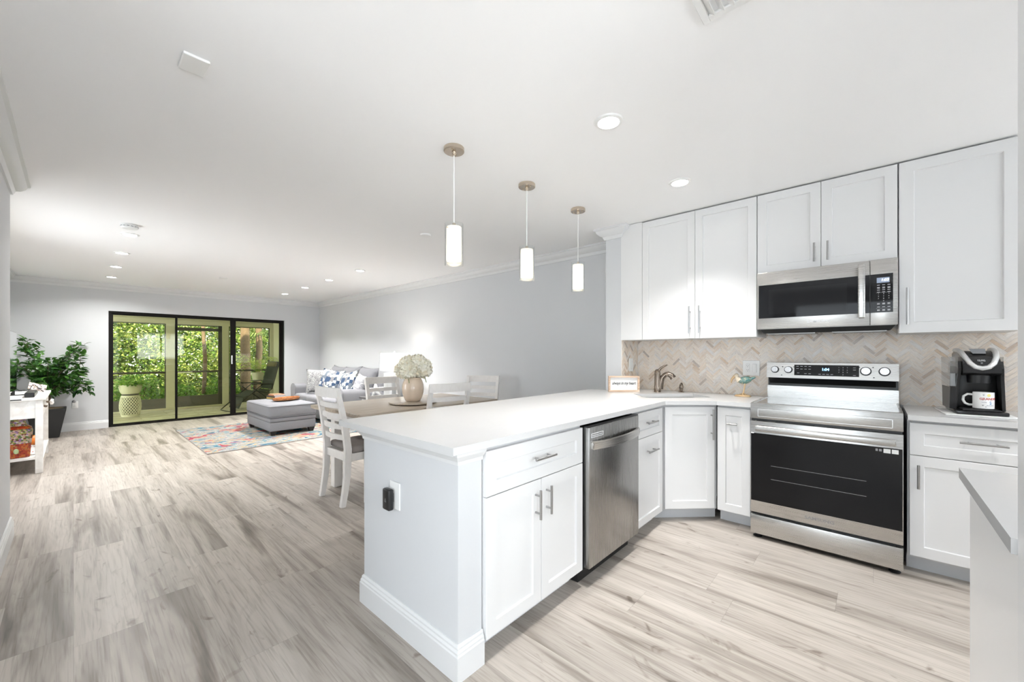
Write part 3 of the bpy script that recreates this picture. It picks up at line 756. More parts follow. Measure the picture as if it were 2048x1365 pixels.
# narrow pull-out
t = thing('pull_out_cabinet', 'narrow white pull-out cabinet between the corner cabinet and the range', 'cabinet', (3.25, 0.877, 0), -pi / 2, 'white base cabinets')
carcass(t, 0.222, 0.60)
q = shaker('pull_out_front', 0.002, 0.219, 0.100, 0.866, t, rail=0.055); pull(q, (0.108, 0, 0.752), 0.068, False)
# right base cabinet
t = thing('base_cabinet', 'white base cabinet with one wide drawer over a door, right of the range', 'cabinet', (3.25, -0.138, 0), -pi / 2, 'white base cabinets')
carcass(t, 0.61, 0.60)
q = shaker('drawer', 0.009, 0.607, 0.684, 0.868, t); pull(q, (0.285, 0, 0.785), 0.17, False)
q = shaker('door', 0.009, 0.607, 0.104, 0.680, t); pull(q, (0.044, 0, 0.565), 0.135)
# cabinet under the near counter, right foreground
t = thing('end_panel_cabinet', 'white cabinet end panel under the near counter in the right foreground', 'cabinet', (1.192, -0.215, 0), 0)
obj('carcass', B().box(0.006, 0.585, -0.75, 0, 0.09, 0.883), 'cabinet', t)
obj('side_panel', B().box(0.004, 0.588, 0.0005, 0.008, 0.0, 0.883), 'cabinet', t)
obj('front_edge', B().box(0.5885, 0.609, -0.75, 0.004, 0.09, 0.87), 'cabinet', t)
obj('toe_kick', B().box(0.006, 0.52, -0.75, -0.001, 0, 0.09), 'toe', t)

# ------------------------------------------------------------------ countertops
def slab(name, outer, hole, z0, z1, m, label, cat):
    b = B(); bm = b.bm
    for z, flip in ((z1, False), (z0, True)):
        es = []
        for loop in ([outer, hole] if hole else [outer]):
            vv = [bm.verts.new((x, y, z)) for x, y in loop]
            es += [bm.edges.new((vv[i], vv[(i + 1) % len(vv)])) for i in range(len(vv))]
        bmesh.ops.triangle_fill(bm, use_beauty=True, use_dissolve=False, edges=es)
    for loop in ([outer, hole] if hole else [outer]):
        for i in range(len(loop)):
            p, q = loop[i], loop[(i + 1) % len(loop)]
            b.quad((p[0], p[1], z0), (q[0], q[1], z0), (q[0], q[1], z1), (p[0], p[1], z1))
    bmesh.ops.remove_doubles(bm, verts=bm.verts[:], dist=1e-5)
    o = obj(name, b, m); return tag(o, label, cat)
SC = Vector((3.385, 1.270)); SU = Vector((1, -1)) * sqrt(.5); SV = Vector((1, 1)) * sqrt(.5); SHW, SHD = 0.27, 0.155
hole = [tuple(SC + SU * a * SHW + SV * c * SHD) for a, c in ((-1, -1), (1, -1), (1, 1), (-1, 1))]
slab('countertop', [(0.945, 1.154), (2.966, 1.154), (3.217, 0.872), (3.224, 0.652), (XK - 0.006, 0.652), (XK - 0.006, 1.7775), (3.498, 1.7775), (3.498, 2.10), (0.945, 2.10)], hole, 0.8842, 0.914, 'quartz',
     'long white quartz countertop of the peninsula, running around the corner sink', 'countertop')
slab('countertop', [(3.224, -0.139), (3.224, -0.752), (XK - 0.006, -0.752), (XK - 0.006, -0.139)], None, 0.8842, 0.914, 'quartz', 'white quartz countertop under the coffee maker', 'countertop')
slab('countertop', [(1.194, -0.190), (1.194, -0.98), (1.826, -0.98), (1.826, -0.190)], None, 0.8842, 0.914, 'quartz', 'white quartz countertop corner in the right foreground', 'countertop')
# sink, faucet, soap dispenser
t = thing('corner_sink', 'stainless undermount sink set diagonally in the counter corner', 'sink', (SC.x, SC.y, 0.8838), -pi / 4)
def rect_(dx, dy, z_): return [(-dx, -dy, z_), (dx, -dy, z_), (dx, dy, z_), (-dx, dy, z_)]
b = B(); b.rings([rect_(SHW - 0.02, SHD - 0.02, -0.20), rect_(SHW + 0.012, SHD + 0.012, -0.19), rect_(SHW + 0.012, SHD + 0.012, 0.0), rect_(SHW + 0.002, SHD + 0.002, 0.0), rect_(SHW - 0.004, SHD - 0.004, -0.17), rect_(SHW - 0.03, SHD - 0.03, -0.1845)])
obj('basin', b, 'steel', t)
b = B(); b.lathe([(0.042, -0.1845), (0.042, -0.182), (0.02, -0.1835)], n=24); obj('drain', b, 'chrome', t, 40)
RT = Vector((cos(YAW), -sin(YAW), 0)); FW = Vector((sin(YAW), cos(YAW), 0))
t = thing('faucet', 'brushed bronze single lever faucet behind the corner sink', 'faucet', (3.605, 1.476, 0.914))
sp = (RT * 0.85 - FW * 0.45).normalized(); z = Vector((0, 0, 1))
b = B(); b.lathe([(0.030, 0.0005), (0.031, 0.006), (0.027, 0.012), (0.026, 0.06), (0.0265, 0.12), (0.026, 0.165), (0.027, 0.172)], n=28); obj('body', b, 'bronze', t, 40)
b = B(); pts = [z * 0.03 + sp * 0.028, z * 0.10 + sp * 0.032, z * 0.135 + sp * 0.042, z * 0.160 + sp * 0.066, z * 0.168 + sp * 0.090, z * 0.155 + sp * 0.118, z * 0.132 + sp * 0.136]
b.tube(pts, 0.02, 16, rs=[0.020, 0.022, 0.022, 0.022, 0.023, 0.026, 0.028]); obj('spout', b, 'bronze', t, 50)
b = B(); b.lathe([(0.026, 0.1725), (0.025, 0.192), (0.016, 0.206), (0.008, 0.210)], n=24); obj('cap', b, 'bronze', t, 40)
b = B(); b.tube([z * 0.195 + sp * 0.008, z * 0.222 + sp * 0.030, z * 0.240 + sp * 0.058, z * 0.252 + sp * 0.085], 0.009, 12, rs=[0.014, 0.010, 0.008, 0.006]); obj('lever', b, 'bronze', t, 50)
t = thing('soap_dispenser', 'small bronze soap dispenser pump right of the faucet', 'soap dispenser', (3.745, 1.312, 0.914))
b = B(); b.lathe([(0.026, 0.0005), (0.026, 0.004), (0.013, 0.012), (0.016, 0.03), (0.019, 0.045), (0.016, 0.065), (0.009, 0.078), (0.003, 0.088)], n=24); obj('body', b, 'bronze', t, 40)
b = B(); b.tube([(0, 0, 0.082), tuple(-SV.to_3d() * 0.012 + z * 0.084), tuple(-SV.to_3d() * 0.022 + z * 0.076)], 0.004, 8); obj('nozzle', b, 'bronze', t, 50)

# ------------------------------------------------------------------ dishwasher
t = thing('dishwasher', 'stainless dishwasher with a curved handle in the peninsula', 'dishwasher', (1.872, 1.140, 0))
obj('tub', B().box(0.004, 0.604, 0.036, 0.62, 0.085, 0.862), 'black_matte', t)
b = B(); b.box(0.0, 0.608, 0.0, 0.035, 0.098, 0.864, 0.003, 2); dr = obj('door', b, 'steel_v', t, 40)
b = B(); pts = []; K = 20
for i in range(K + 1):
    u = i / K; pts.append((0.022 + u * 0.564, -0.008 - 0.042 * sin(pi * u) ** 0.8, 0.766))
b.bar(pts, (0, 0, 1), 0.044, 0.014); b.box(0.014, 0.030, -0.016, 0.002, 0.748, 0.784, 0.003); b.box(0.578, 0.594, -0.016, 0.002, 0.748, 0.784, 0.003)
obj('handle', b, 'steel', dr, 40)
b = B(); b.box(0.020, 0.150, -0.0012, 0.001, 0.806, 0.809); b.box(0.020, 0.150, -0.0012, 0.001, 0.826, 0.829); b.box(0.020, 0.023, -0.0012, 0.001, 0.809, 0.826); b.box(0.147, 0.150, -0.0012, 0.001, 0.809, 0.826); b.box(0.030, 0.140, -0.0012, 0.001, 0.8155, 0.8185)
obj('badge', b, 'white_mark', dr)
obj('control_strip', B().box(0.003, 0.605, 0.003, 0.034, 0.8645, 0.872), 'black', t)
obj('kick_plate', B().box(0.002, 0.606, 0.075, 0.62, 0.0, 0.084), 'black', t)

# ------------------------------------------------------------------ upper cabinets
UX = 3.495
def upper(label, ya, yb, z0, fronts, group='white wall cabinets', filler=0.0):
    t = thing('wall_cabinet', label, 'cabinet', (UX, ya, z0), -pi / 2, group)
    W = ya - yb; H = CEIL - 0.012 - z0
    obj('carcass', B().box(0, W, 0.0195, XK - UX - 0.008, 0.0, H - 0.006), 'cabinet', t)
    if filler: obj('filler', B().box(0.0, filler - 0.002, 0.0, 0.019, 0.0, H + 0.008), 'cabinet', t)
    return t, W, H
t, W, H = upper('tall white two door wall cabinet above the sink corner', 1.782, 0.664, 1.395, None, filler=0.209)
m_ = 0.209 + (W - 0.209) / 2 + 0.005
q = shaker('door', 0.2095, m_ - 0.0015, 0.0, H, t); pull(q, (m_ - 0.038, 0, 0.155), 0.228)
q = shaker('door', m_ + 0.0015, W - 0.002, 0.0, H, t); pull(q, (m_ + 0.040, 0, 0.155), 0.228)
t, W, H = upper('short white two door wall cabinet directly above the microwave', 0.662, -0.106, 1.868, None)
q = shaker('door', 0.002, W / 2 - 0.0015, 0.0, H, t); pull(q, (W / 2 - 0.036, 0, 0.105), 0.13)
q = shaker('door', W / 2 + 0.0015, W - 0.002, 0.0, H, t); pull(q, (W / 2 + 0.038, 0, 0.105), 0.13)
t, W, H = upper('wide single door white wall cabinet above the coffee maker', -0.110, -0.600, 1.395, None)
q = shaker('door', 0.002, W - 0.002, 0.0, H, t, rail=0.065); pull(q, (0.038, 0, 0.165), 0.228)

# ------------------------------------------------------------------ range
RW = 0.757
t = thing('electric_range', 'stainless steel electric range with a black glass oven door', 'range', (3.155, 0.638, 0), -pi / 2)
obj('body', B().box(0.004, RW - 0.004, 0.03, 0.60, 0.03, 0.905), 'black', t)
b = B(); b.box(0.0, RW, 0.0, 0.03, 0.822, 0.928, 0.003, 2); b.box(0.0, 0.012, 0.03, 0.585, 0.905, 0.928); b.box(RW - 0.012, RW, 0.03, 0.585, 0.905, 0.928); cf = obj('cooktop_frame', b, 'steel', t, 40)
b = B(); y_ = -0.0012
for z_ in (0.838, 0.886): b.box(0.045, RW - 0.045, y_, 0.0, z_ - 0.002, z_ + 0.002)
for x_ in (0.045, RW - 0.045): b.box(x_ - 0.002, x_ + 0.002, y_, 0.0, 0.838, 0.886)
obj('band_rib', b, 'chrome', t); obj('seam', B().box(0.002, RW - 0.002, -0.0008, 0.0, 0.8935, 0.8950), 'grey_mark', t)
ct = obj('glass_cooktop', B().box(0.012, RW - 0.012, 0.03, 0.585, 0.9055, 0.924), 'cooktop', t)
b = B(); b.box(0.0, RW, 0.0, 0.03, 0.178, 0.805, 0.003, 2); dr = obj('oven_door', b, 'steel', t, 40)
obj('oven_window', B().box(0.004, RW - 0.004, -0.003, -0.0002, 0.258, 0.722, 0.001), 'black_glass', dr)
b = B(); b.box(0.03, RW - 0.03, -0.040, -0.018, 0.738, 0.778, 0.008, 3); b.box(0.035, 0.06, -0.02, 0.0, 0.742, 0.774); b.box(RW - 0.06, RW - 0.035, -0.02, 0.0, 0.742, 0.774); obj('handle', b, 'steel', dr, 40)
b = B()
for z_ in (0.42, 0.51): b.box(0.12, 0.60, -0.0034, -0.0029, z_, z_ + 0.002)
obj('oven_rack', b, 'grey_mark', dr)
b = B()
for x_, w_ in ((0.690, 0.030), (0.725, 0.028)): b.box(x_ - 0.016, x_ - 0.016 + w_, -0.0042, -0.0031, 0.692, 0.716)
obj('energy_label', b, 'white_plastic', dr)
for x_, w_ in ((0.655, 0.012), (0.640, 0.010)):
    obj('warning_mark', B().box(x_, x_ + w_, -0.0036, -0.0031, 0.698, 0.712), 'grey_mark', dr)
b = B(); b.text('SAMSUNG', 0.026, lambda u, v: (RW / 2 + u, -0.0006, 0.218 + v), bold=0.0006, sx=1.25); obj('lettering', b, 'grey_mark', dr)
b = B(); b.box(0.0, RW, 0.0, 0.03, 0.032, 0.160, 0.003, 2); obj('storage_drawer', b, 'steel', t, 40)
obj('drawer_slot', B().box(0.05, 0.17, 0.0315, 0.034, 0.162, 0.168), 'chrome', t)
for x_ in (0.035, RW - 0.035):
    for y_ in (0.05, 0.52):
        b = B(); b.lathe([(0.026, 0.0), (0.028, 0.006), (0.018, 0.014), (0.016, 0.03)], c=(x_, y_, 0), n=16); obj('foot', b, 'black', t, 40)
# back console
b = B(); b.box(0.0, RW, 0.588, 0.690, 0.906, 1.016); bk = obj('back_panel', b, 'steel', t)
obj('vent_slot', B().box(0.002, RW - 0.002, 0.615, 0.690, 1.0165, 1.085), 'black', t)
b = B(); b.prism([(0.555, 1.080), (0.690, 1.075), (0.690, 1.196), (0.572, 1.196)], lambda u, v, w: (w, u, v), 0.0, RW); cp = obj('control_panel', b, 'steel', t)
obj('panel_underside', B().hexa([(0.015, 0.60, 1.035), (RW - 0.015, 0.60, 1.035), (RW - 0.015, 0.614, 1.035), (0.015, 0.614, 1.035), (0.015, 0.56, 1.079), (RW - 0.015, 0.56, 1.079), (RW - 0.015, 0.614, 1.079), (0.015, 0.614, 1.079)]), 'black', t)
def onp(u, v, d=0.0):      # a point of the console face: u along, v up from its lower edge
    k = v / 0.116; return (u, 0.555 + 0.017 * k - d, 1.080 + v)
b = B(); b.hexa([onp(0.180, 0.022, 0.0), onp(0.555, 0.022, 0.0), onp(0.555, 0.022, 0.002), onp(0.180, 0.022, 0.002), onp(0.180, 0.102, 0.0), onp(0.555, 0.102, 0.0), onp(0.555, 0.102, 0.002), onp(0.180, 0.102, 0.002)])
sc_ = obj('display', b, 'black_glass', cp)
M['blue_digits'] = mat('lit_blue_digits', (0.1, 0.4, 0.8), 0.5, emis=(0.25, 0.62, 1.0), estr=1.6)
M['white_digits'] = mat('lit_white_digits', (0.8, 0.85, 0.9), 0.5, emis=(0.85, 0.92, 1.0), estr=0.9)
b = B(); b.text('1:04', 0.026, lambda u, v: onp(0.368 + u, 0.069 + v, 0.0026), bold=0.0008); obj('digits', b, 'blue_digits', sc_)
b = B()
def dash(u, v, w, h=0.0022): b.quad(onp(u - w / 2, v - h / 2, 0.0026), onp(u + w / 2, v - h / 2, 0.0026), onp(u + w / 2, v + h / 2, 0.0026), onp(u - w / 2, v + h / 2, 0.0026))
for u, v in ((0.20, .09), (0.225, .09), (0.25, .09), (0.275, .09), (0.20, .073), (0.225, .07), (0.25, .07), (0.275, .07), (0.205, .04), (0.25, .036), (0.275, .036), (0.335, .034), (0.358, .034), (0.381, .034), (0.405, .034), (0.53, .085), (0.53, .07), (0.53, .032)): dash(u, v, 0.015)
for i, ch in enumerate('1234567890'):
    b.text(ch, 0.010, (lambda cx_, cy_: (lambda u, v: onp(cx_ + u, cy_ + v, 0.0026)))(0.445 + 0.023 * (i % 3) + (0.023 if i == 9 else 0), 0.085 - 0.017 * (i // 3)))
obj('legend', b, 'white_mark', sc_)
for u in (0.056, 0.143, 0.590, 0.686):
    v = 0.062; r = 0.0245 if u < 0.3 else 0.028
    c0 = Vector(onp(u, v, 0.0)); nrm = Vector((0, -1, 0.145)).normalized()
    b = B(); b.cyl(c0 + nrm * 0.0062, c0 + nrm * 0.024, r * 0.92, r * 0.86, 28); kb = obj('knob', b, 'chrome', cp, 40); b = B(); b.cyl(c0, c0 + nrm * 0.006, r * 1.10, n=28); obj('dark_ring', b, 'black', kb, 40)
    b = B(); up = Vector((0, 0.145, 1)).normalized(); cc = c0 + nrm * 0.0245
    b.hexa([cc + Vector((-0.0045, 0, 0)) - up * r * 0.8, cc + Vector((0.0045, 0, 0)) - up * r * 0.8, cc + Vector((0.0045, 0, 0)) - up * r * 0.8 + nrm * 0.008, cc + Vector((-0.0045, 0, 0)) - up * r * 0.8 + nrm * 0.008,
            cc + Vector((-0.0045, 0, 0)) + up * r * 0.8, cc + Vector((0.0045, 0, 0)) + up * r * 0.8, cc + Vector((0.0045, 0, 0)) + up * r * 0.8 + nrm * 0.008, cc + Vector((-0.0045, 0, 0)) + up * r * 0.8 + nrm * 0.008])
    obj('grip', b, 'chrome', kb)
b = B()
for u, v in ((0.105, .085), (0.178 - 0.0, .085), (0.548 + 0.008, .09), (0.628, .09), (0.10, .02), (0.632, .02)):
    if 0.18 < u < 0.555: continue
    cc = [onp(u - 0.004, v - 0.003, 0.0004), onp(u + 0.004, v - 0.003, 0.0004), onp(u + 0.004, v + 0.003, 0.0004), onp(u - 0.004, v + 0.003, 0.0004)]; b.quad(*cc)
obj('burner_mark', b, 'black', cp)

# ------------------------------------------------------------------ microwave
MW = 0.757
t = thing('microwave', 'stainless over-the-range microwave with a black window', 'microwave', (3.432, 0.652, 1.448), -pi / 2)
MH = 0.416
obj('case', B().box(0.002, MW - 0.002, 0.035, 0.42, 0.012, MH), 'steel_dark', t)
xs = 0.628                                              # split between the door and the control side
b = B(); b.box(0.0, xs - 0.001, 0.0, 0.034, 0.0, MH, 0.003, 2); dr = obj('door', b, 'steel', t, 40)
b = B(); b.box(xs + 0.001, MW, 0.0, 0.034, 0.0, MH, 0.003, 2); cp = obj('control_side', b, 'steel', t, 40)
obj('window', B().box(0.012, xs - 0.0012, -0.002, -0.0003, 0.078, 0.322, 0.0008), 'black_glass', dr)
obj('inner_screen', B().box(0.075, 0.515, -0.0024, -0.0021, 0.105, 0.285), mat('dark_grey_glass', (0.012, 0.012, 0.013), 0.05, spec=0.2), dr)
b = B(); b.box(0.570, 0.606, -0.040, -0.024, 0.045, 0.395, 0.007, 3); b.box(0.576, 0.600, -0.026, 0.0, 0.055, 0.085, 0.003); b.box(0.576, 0.600, -0.026, 0.0, 0.35, 0.385, 0.003); obj('handle', b, 'steel', dr, 40)
b = B(); b.text('SAMSUNG', 0.022, lambda u, v: (0.365 + u, -0.0006, 0.040 + v), bold=0.0005, sx=1.25); obj('lettering', b, 'white_mark', dr)
kp = obj('keypad', B().box(xs + 0.0012, MW - 0.022, -0.002, -0.0003, 0.078, 0.322, 0.0008), 'black_glass', cp)
obj('display', B().box(xs + 0.032, MW - 0.038, -0.003, -0.0021, 0.265, 0.298), mat('display_panel', (0.12, 0.14, 0.18), 0.2, emis=(0.16, 0.20, 0.27), estr=0.5), cp)
b = B(); b.text('1:03', 0.022, lambda u, v: (xs + 0.070 + u, -0.0034, 0.282 + v), shear=0.1, bold=0.0005); obj('digits', b, 'white_digits', cp)
b = B()
def key(u, z_, w, h=0.0028): b.quad((u - w / 2, -0.0024, z_), (u + w / 2, -0.0024, z_), (u + w / 2, -0.0024, z_ + h), (u - w / 2, -0.0024, z_ + h))
for c in range(3):
    u = xs + 0.040 + 0.024 * c
    for z_ in (0.250, 0.236, 0.230, 0.219, 0.206, 0.135, 0.129, 0.112, 0.094, 0.089): key(u, z_, 0.013)
for i, ch in enumerate('1234567890'):
    u0 = xs + 0.040 + 0.024 * (i % 3) + (0.024 if i == 9 else 0); z0_ = 0.196 - 0.015 * (i // 3)
    b.text(ch, 0.010, (lambda a_, c_: (lambda u, v: (a_ + u, -0.0024, c_ + v)))(u0, z0_))
key(xs + 0.064, 0.2035, 0.07, 0.0006); key(xs + 0.064, 0.104, 0.07, 0.0006)
obj('legend', b, 'white_mark', cp)
obj('lower_lip', B().box(0.002, MW - 0.002, 0.006, 0.03, -0.002, 0.001), 'steel_dark', t)
b = B(); b.hexa([(0.03, 0.07, -0.030), (MW - 0.03, 0.07, -0.030), (MW - 0.03, 0.40, -0.020), (0.03, 0.40, -0.020), (0.004, 0.03, 0.011), (MW - 0.004, 0.03, 0.011), (MW - 0.004, 0.41, 0.011), (0.004, 0.41, 0.011)]); un = obj('underside', b, 'black_matte', t)
for x0_, x1_ in ((0.06, 0.33), (0.44, 0.70)):
    b = B()
    for k in range(12): b.box(x0_, x1_, 0.10 + k * 0.018, 0.108 + k * 0.018, -0.036, -0.0302)
    b.box(x0_ - 0.008, x0_, 0.092, 0.316, -0.037, -0.0302); b.box(x1_, x1_ + 0.008, 0.092, 0.316, -0.037, -0.0302); obj('filter', b, 'steel_dark', un)

# ------------------------------------------------------------------ wall plates of the kitchen
t = thing('light_switch', 'white rocker switch plate on the tiled return above the framed sign', 'switch', (3.690, 1.7775, 1.158))
obj('cover', B().box(-0.043, 0.043, -0.006, 0.0, -0.064, 0.064, 0.003, 2), 'white_plastic', t)
obj('rocker', B().box(-0.019, 0.019, -0.010, -0.0062, -0.036, 0.036, 0.002), 'white_plastic', t); obj('dimmer_slot', B().box(-0.016, 0.004, -0.0108, -0.0102, -0.040, -0.038), 'grey_mark', t)
t = thing('outlet_and_switch', 'white double wall plate with outlet and rocker switch above the bird figurine', 'wall plate', (XK - 0.0065, 0.773, 1.145), -pi / 2)
obj('cover', B().box(-0.063, 0.063, -0.006, 0.0, -0.064, 0.064, 0.003, 2), 'white_plastic', t)
oc = obj('outlet', B().box(-0.040, -0.010, -0.009, -0.0062, -0.036, 0.036, 0.002), 'white_plastic', t)
b = B()
for z_ in (0.018, -0.018):
    for x_ in (-0.031, -0.020): b.box(x_ - 0.001, x_ + 0.001, -0.0096, -0.0091, z_, z_ + 0.007)
    b.box(-0.0275, -0.0235, -0.0096, -0.0091, z_ - 0.009, z_ - 0.005)
obj('slot', b, 'black', oc)
obj('rocker', B().box(0.009, 0.041, -0.010, -0.0062, -0.036, 0.036, 0.002), 'white_plastic', t)
t = thing('wall_outlet', 'white outlet plate on the grey end wall of the peninsula', 'wall plate', (1.0, 1.636, 0.612), -pi / 2)
obj('cover', B().box(-0.042, 0.042, -0.006, 0.0, -0.062, 0.062, 0.003, 2), 'white_plastic', t)
t = thing('plug_in_device', 'black plug-in box with a small triangle mark in the peninsula outlet', 'plug-in device', (0.9935, 1.655, 0.602), -pi / 2)
obj('case', B().box(-0.031, 0.027, -0.034, -0.006, -0.055, 0.042, 0.008, 3), 'black', t, 50)
obj('plug', B().box(-0.015, 0.015, -0.006, -0.0005, -0.02, 0.02), 'black', t)
b = B()
tri = [(-0.0075, -0.010), (0.0075, -0.010), (0.0, 0.008)]; tin = [(-0.004, -0.0078), (0.004, -0.0078), (0.0, 0.0025)]
for i in range(3):
    p, q = tri[i], tri[(i + 1) % 3]; p2, q2 = tin[i], tin[(i + 1) % 3]
    b.quad((p[0] - 0.002, -0.0343, p[1] - 0.006), (q[0] - 0.002, -0.0343, q[1] - 0.006), (q2[0] - 0.002, -0.0343, q2[1] - 0.006), (p2[0] - 0.002, -0.0343, p2[1] - 0.006))
obj('logo', b, 'grey_mark', t)

# ------------------------------------------------------------------ things on the kitchen counter
# framed sign
t = thing('framed_sign', 'small wood framed sign with handwriting, left of the faucet', 'sign', (3.336, 1.822, 0.9145), math.atan2(-0.213, 0.19))
SW, SH = 0.283, 0.146
M['pine'] = grain_material('raw_pine_frame', (0.50, 0.33, 0.22), (0.72, 0.56, 0.43), (3, 30, 30), 0.6, 2.0)
fr = B(); fr.box(0, SW, 0, 0.035, 0, 0.014); fr.box(0, SW, 0, 0.035, SH - 0.014, SH); fr.box(0, 0.014, 0, 0.035, 0.014, SH - 0.014); fr.box(SW - 0.014, SW, 0, 0.035, 0.014, SH - 0.014)
obj('frame', fr, 'pine', t)
obj('panel', B().box(0.014, SW - 0.014, 0.018, 0.026, 0.014, SH - 0.014), 'white_plastic', t)
b = B(); b.text('always in my heart', 0.036, lambda u, v: (SW / 2 + u, 0.0174, SH / 2 + 0.004 + v), shear=0.35, sx=0.80, bold=0.0007); obj('lettering', b, 'black', t)

# sandpiper figurine
t = thing('bird_figurine', 'gold and turquoise glazed bird figurine on a wire nest base', 'figurine', (3.70, 0.792, 0.9145), -pi / 2)
M['gold'] = mat('gold_wire', (0.72, 0.52, 0.30), 0.35, 0.7)
M['turq'] = blotch_material('turquoise_shell', 55, [(0.0, (0.06, 0.20, 0.20)), (0.42, (0.22, 0.36, 0.26)), (0.50, (0.08, 0.22, 0.27)), (0.57, (0.42, 0.44, 0.30))], 0.2, bump=0.1)
M['shell'] = mat('cream_shell', (0.74, 0.64, 0.50), 0.3, vary=0.15, vscale=60)
b = B(); b.ball((0.004, 0, 0.135), 0.052, 0.026, 0.030); b.xform(Matrix.Translation((0.0, 0, 0.135)) @ Matrix.Rotation(radians(-14), 4, 'Y') @ Matrix.Translation((0.0, 0, -0.135))); obj('body', b, 'turq', t, 60)
b = B(); b.tube([(0.030, 0, 0.142), (0.055, 0, 0.152), (0.078, 0, 0.164)], 0.014, 12, rs=[0.017, 0.011, 0.007]); obj('tail', b, 'turq', t, 60)
b = B(); b.tube([(-0.032, 0, 0.130), (-0.052, 0, 0.150), (-0.056, 0, 0.168)], 0.016, 12, rs=[0.028, 0.017, 0.014]); b.ball((-0.058, 0, 0.172), 0.017); obj('head', b, 'shell', t, 60)
b = B(); b.tube([(-0.068, 0, 0.170), (-0.092, 0, 0.140), (-0.098, 0, 0.108)], 0.006, 10, rs=[0.011, 0.009, 0.004]); obj('beak', b, 'gold', t, 60)
for s in (-1, 1):
    b = B(); b.tube([(0.005, s * 0.010, 0.112), (0.0, s * 0.012, 0.07), (-0.012, s * 0.016, 0.008)], 0.0032, 8); obj('leg', b, 'gold', t, 60)
b = B()
for k in range(3): b.tube([(-0.012 + (0.058 - 0.004 * k) * cos(a_ * pi / 12), (0.036 - 0.003 * k) * sin(a_ * pi / 12), 0.004 + 0.004 * k) for a_ in range(25)], 0.003, 6)
for k in range(9):
    a_ = k * 2 * pi / 9; b.tube([(-0.008, 0, 0.030), (-0.012 + 0.05 * cos(a_), 0.033 * sin(a_), 0.006)], 0.0022, 6)
obj('base', b, 'gold', t, 60)

# coffee maker with its cloth, and the mug standing on its tray
CX, CY, CR = 3.40, -0.357, -pi / 2 + radians(3)
t = tag(obj('dish_cloth', B().box(-0.06, 0.215, -0.030, 0.335, 0.0, 0.006, 0.002), mat('white_cotton', (0.80, 0.80, 0.79), 0.95, bump=0.5, bscale=250)), 'white cloth spread under the coffee maker', 'cloth'); t.location = (CX, CY, 0.9143); t.rotation_euler = (0, 0, CR)
t = thing('coffee_maker', 'black single cup coffee maker with a silver rim at the right end of the counter', 'coffee maker', (CX, CY, 0.9207), CR)
cw = 0.17
M['black_gloss'] = mat('glossy_black_plastic', (0.014, 0.014, 0.015), 0.14)
M['silver_plastic'] = mat('satin_silver_plastic', (0.72, 0.72, 0.72), 0.3, 0.6)
b = B(); b.box(-0.014, cw + 0.014, 0.0, 0.30, 0.0, 0.022, 0.006, 2); obj('base', b, 'black_gloss', t, 40)
b = B(); b.box(0.012, cw - 0.012, 0.004, 0.135, 0.0225, 0.032, 0.004, 2); obj('drip_tray', b, 'black', t, 40)
b = B(); b.box(0.006, cw - 0.006, 0.14, 0.295, 0.0225, 0.30, 0.006, 2); obj('column', b, 'black', t, 40)
for s in (0, 1):
    b = B(); prof = [(0.070, 0.0225), (0.298, 0.0225), (0.298, 0.30), (0.05, 0.30), (0.03, 0.26), (0.045, 0.20)]
    sl = lambda v: 0.014 * (1 - min(1, (v - 0.0225) / 0.2375))
    b.prism(prof, (lambda u, v, w: (-sl(v) + w, u, v)) if s == 0 else (lambda u, v, w: (cw + sl(v) - w, u, v)), 0.0, 0.013); obj('side_frame', b, 'black_gloss', t)
hd = [(0.300, 0.225), (0.300, 0.345), (0.22, 0.362), (0.125, 0.360), (0.065, 0.340), (0.02, 0.300), (0.0, 0.262), (0.004, 0.236), (0.03, 0.222)]
b = B(); b.prism(hd, lambda u, v, w: (w, u, v), 0.014, cw - 0.014); hdo = obj('head', b, 'black_gloss', t, 50)
b = B(); b.lathe([(0.045, 0.0), (0.048, 0.045)], c=(cw / 2, 0.075, 0.178), n=24); obj('spout', b, 'black', t, 40)
def hp(u, s, lift):     # a point on the sloping face of the head: u across 0..1, s along the profile 0 (front lip) .. 1 (top back)
    pr = [(-0.001, 0.258), (0.019, 0.301), (0.064, 0.342), (0.125, 0.362), (0.215, 0.364)]
    f = s * (len(pr) - 1); i = min(int(f), len(pr) - 2); k = f - i
    y = pr[i][0] + (pr[i + 1][0] - pr[i][0]) * k; z_ = pr[i][1] + (pr[i + 1][1] - pr[i][1]) * k
    n_ = Vector((0, -(pr[i + 1][1] - pr[i][1]), pr[i + 1][0] - pr[i][0])).normalized()
    return Vector((0.012 + u * (cw - 0.024), y, z_)) + n_ * lift
ring = [(0.03, 1.0), (0.03, 0.8), (0.05, 0.6), (0.10, 0.38), (0.2, 0.18), (0.33, 0.06), (0.5, 0.02), (0.67, 0.06), (0.8, 0.18), (0.90, 0.38), (0.95, 0.6), (0.97, 0.8), (0.97, 1.0)]
b = B(); b.tube([hp(u, s, 0.002) for u, s in ring], 0.0125, 10); obj('silver_rim', b, 'silver_plastic', hdo, 60, label='silver U-shaped rim')
b = B(); q = [hp(0.33, 0.50, 0.003), hp(0.67, 0.50, 0.003), hp(0.72, 0.74, 0.012), hp(0.28, 0.74, 0.012)]; b.quad(*q); obj('screen', b, mat('coffee_screen', (0.25, 0.26, 0.28), 0.15), hdo)
b = B(); b.text('KEURIG', 0.0085, lambda u, v: hp(0.5 + u / (cw - 0.024), 0.27 + v * 9.0, 0.0024)); b.text('2.0', 0.006, lambda u, v: hp(0.5 + u / (cw - 0.024), 0.19 + v * 9.0, 0.0024)); obj('lettering', b, 'white_mark', hdo)
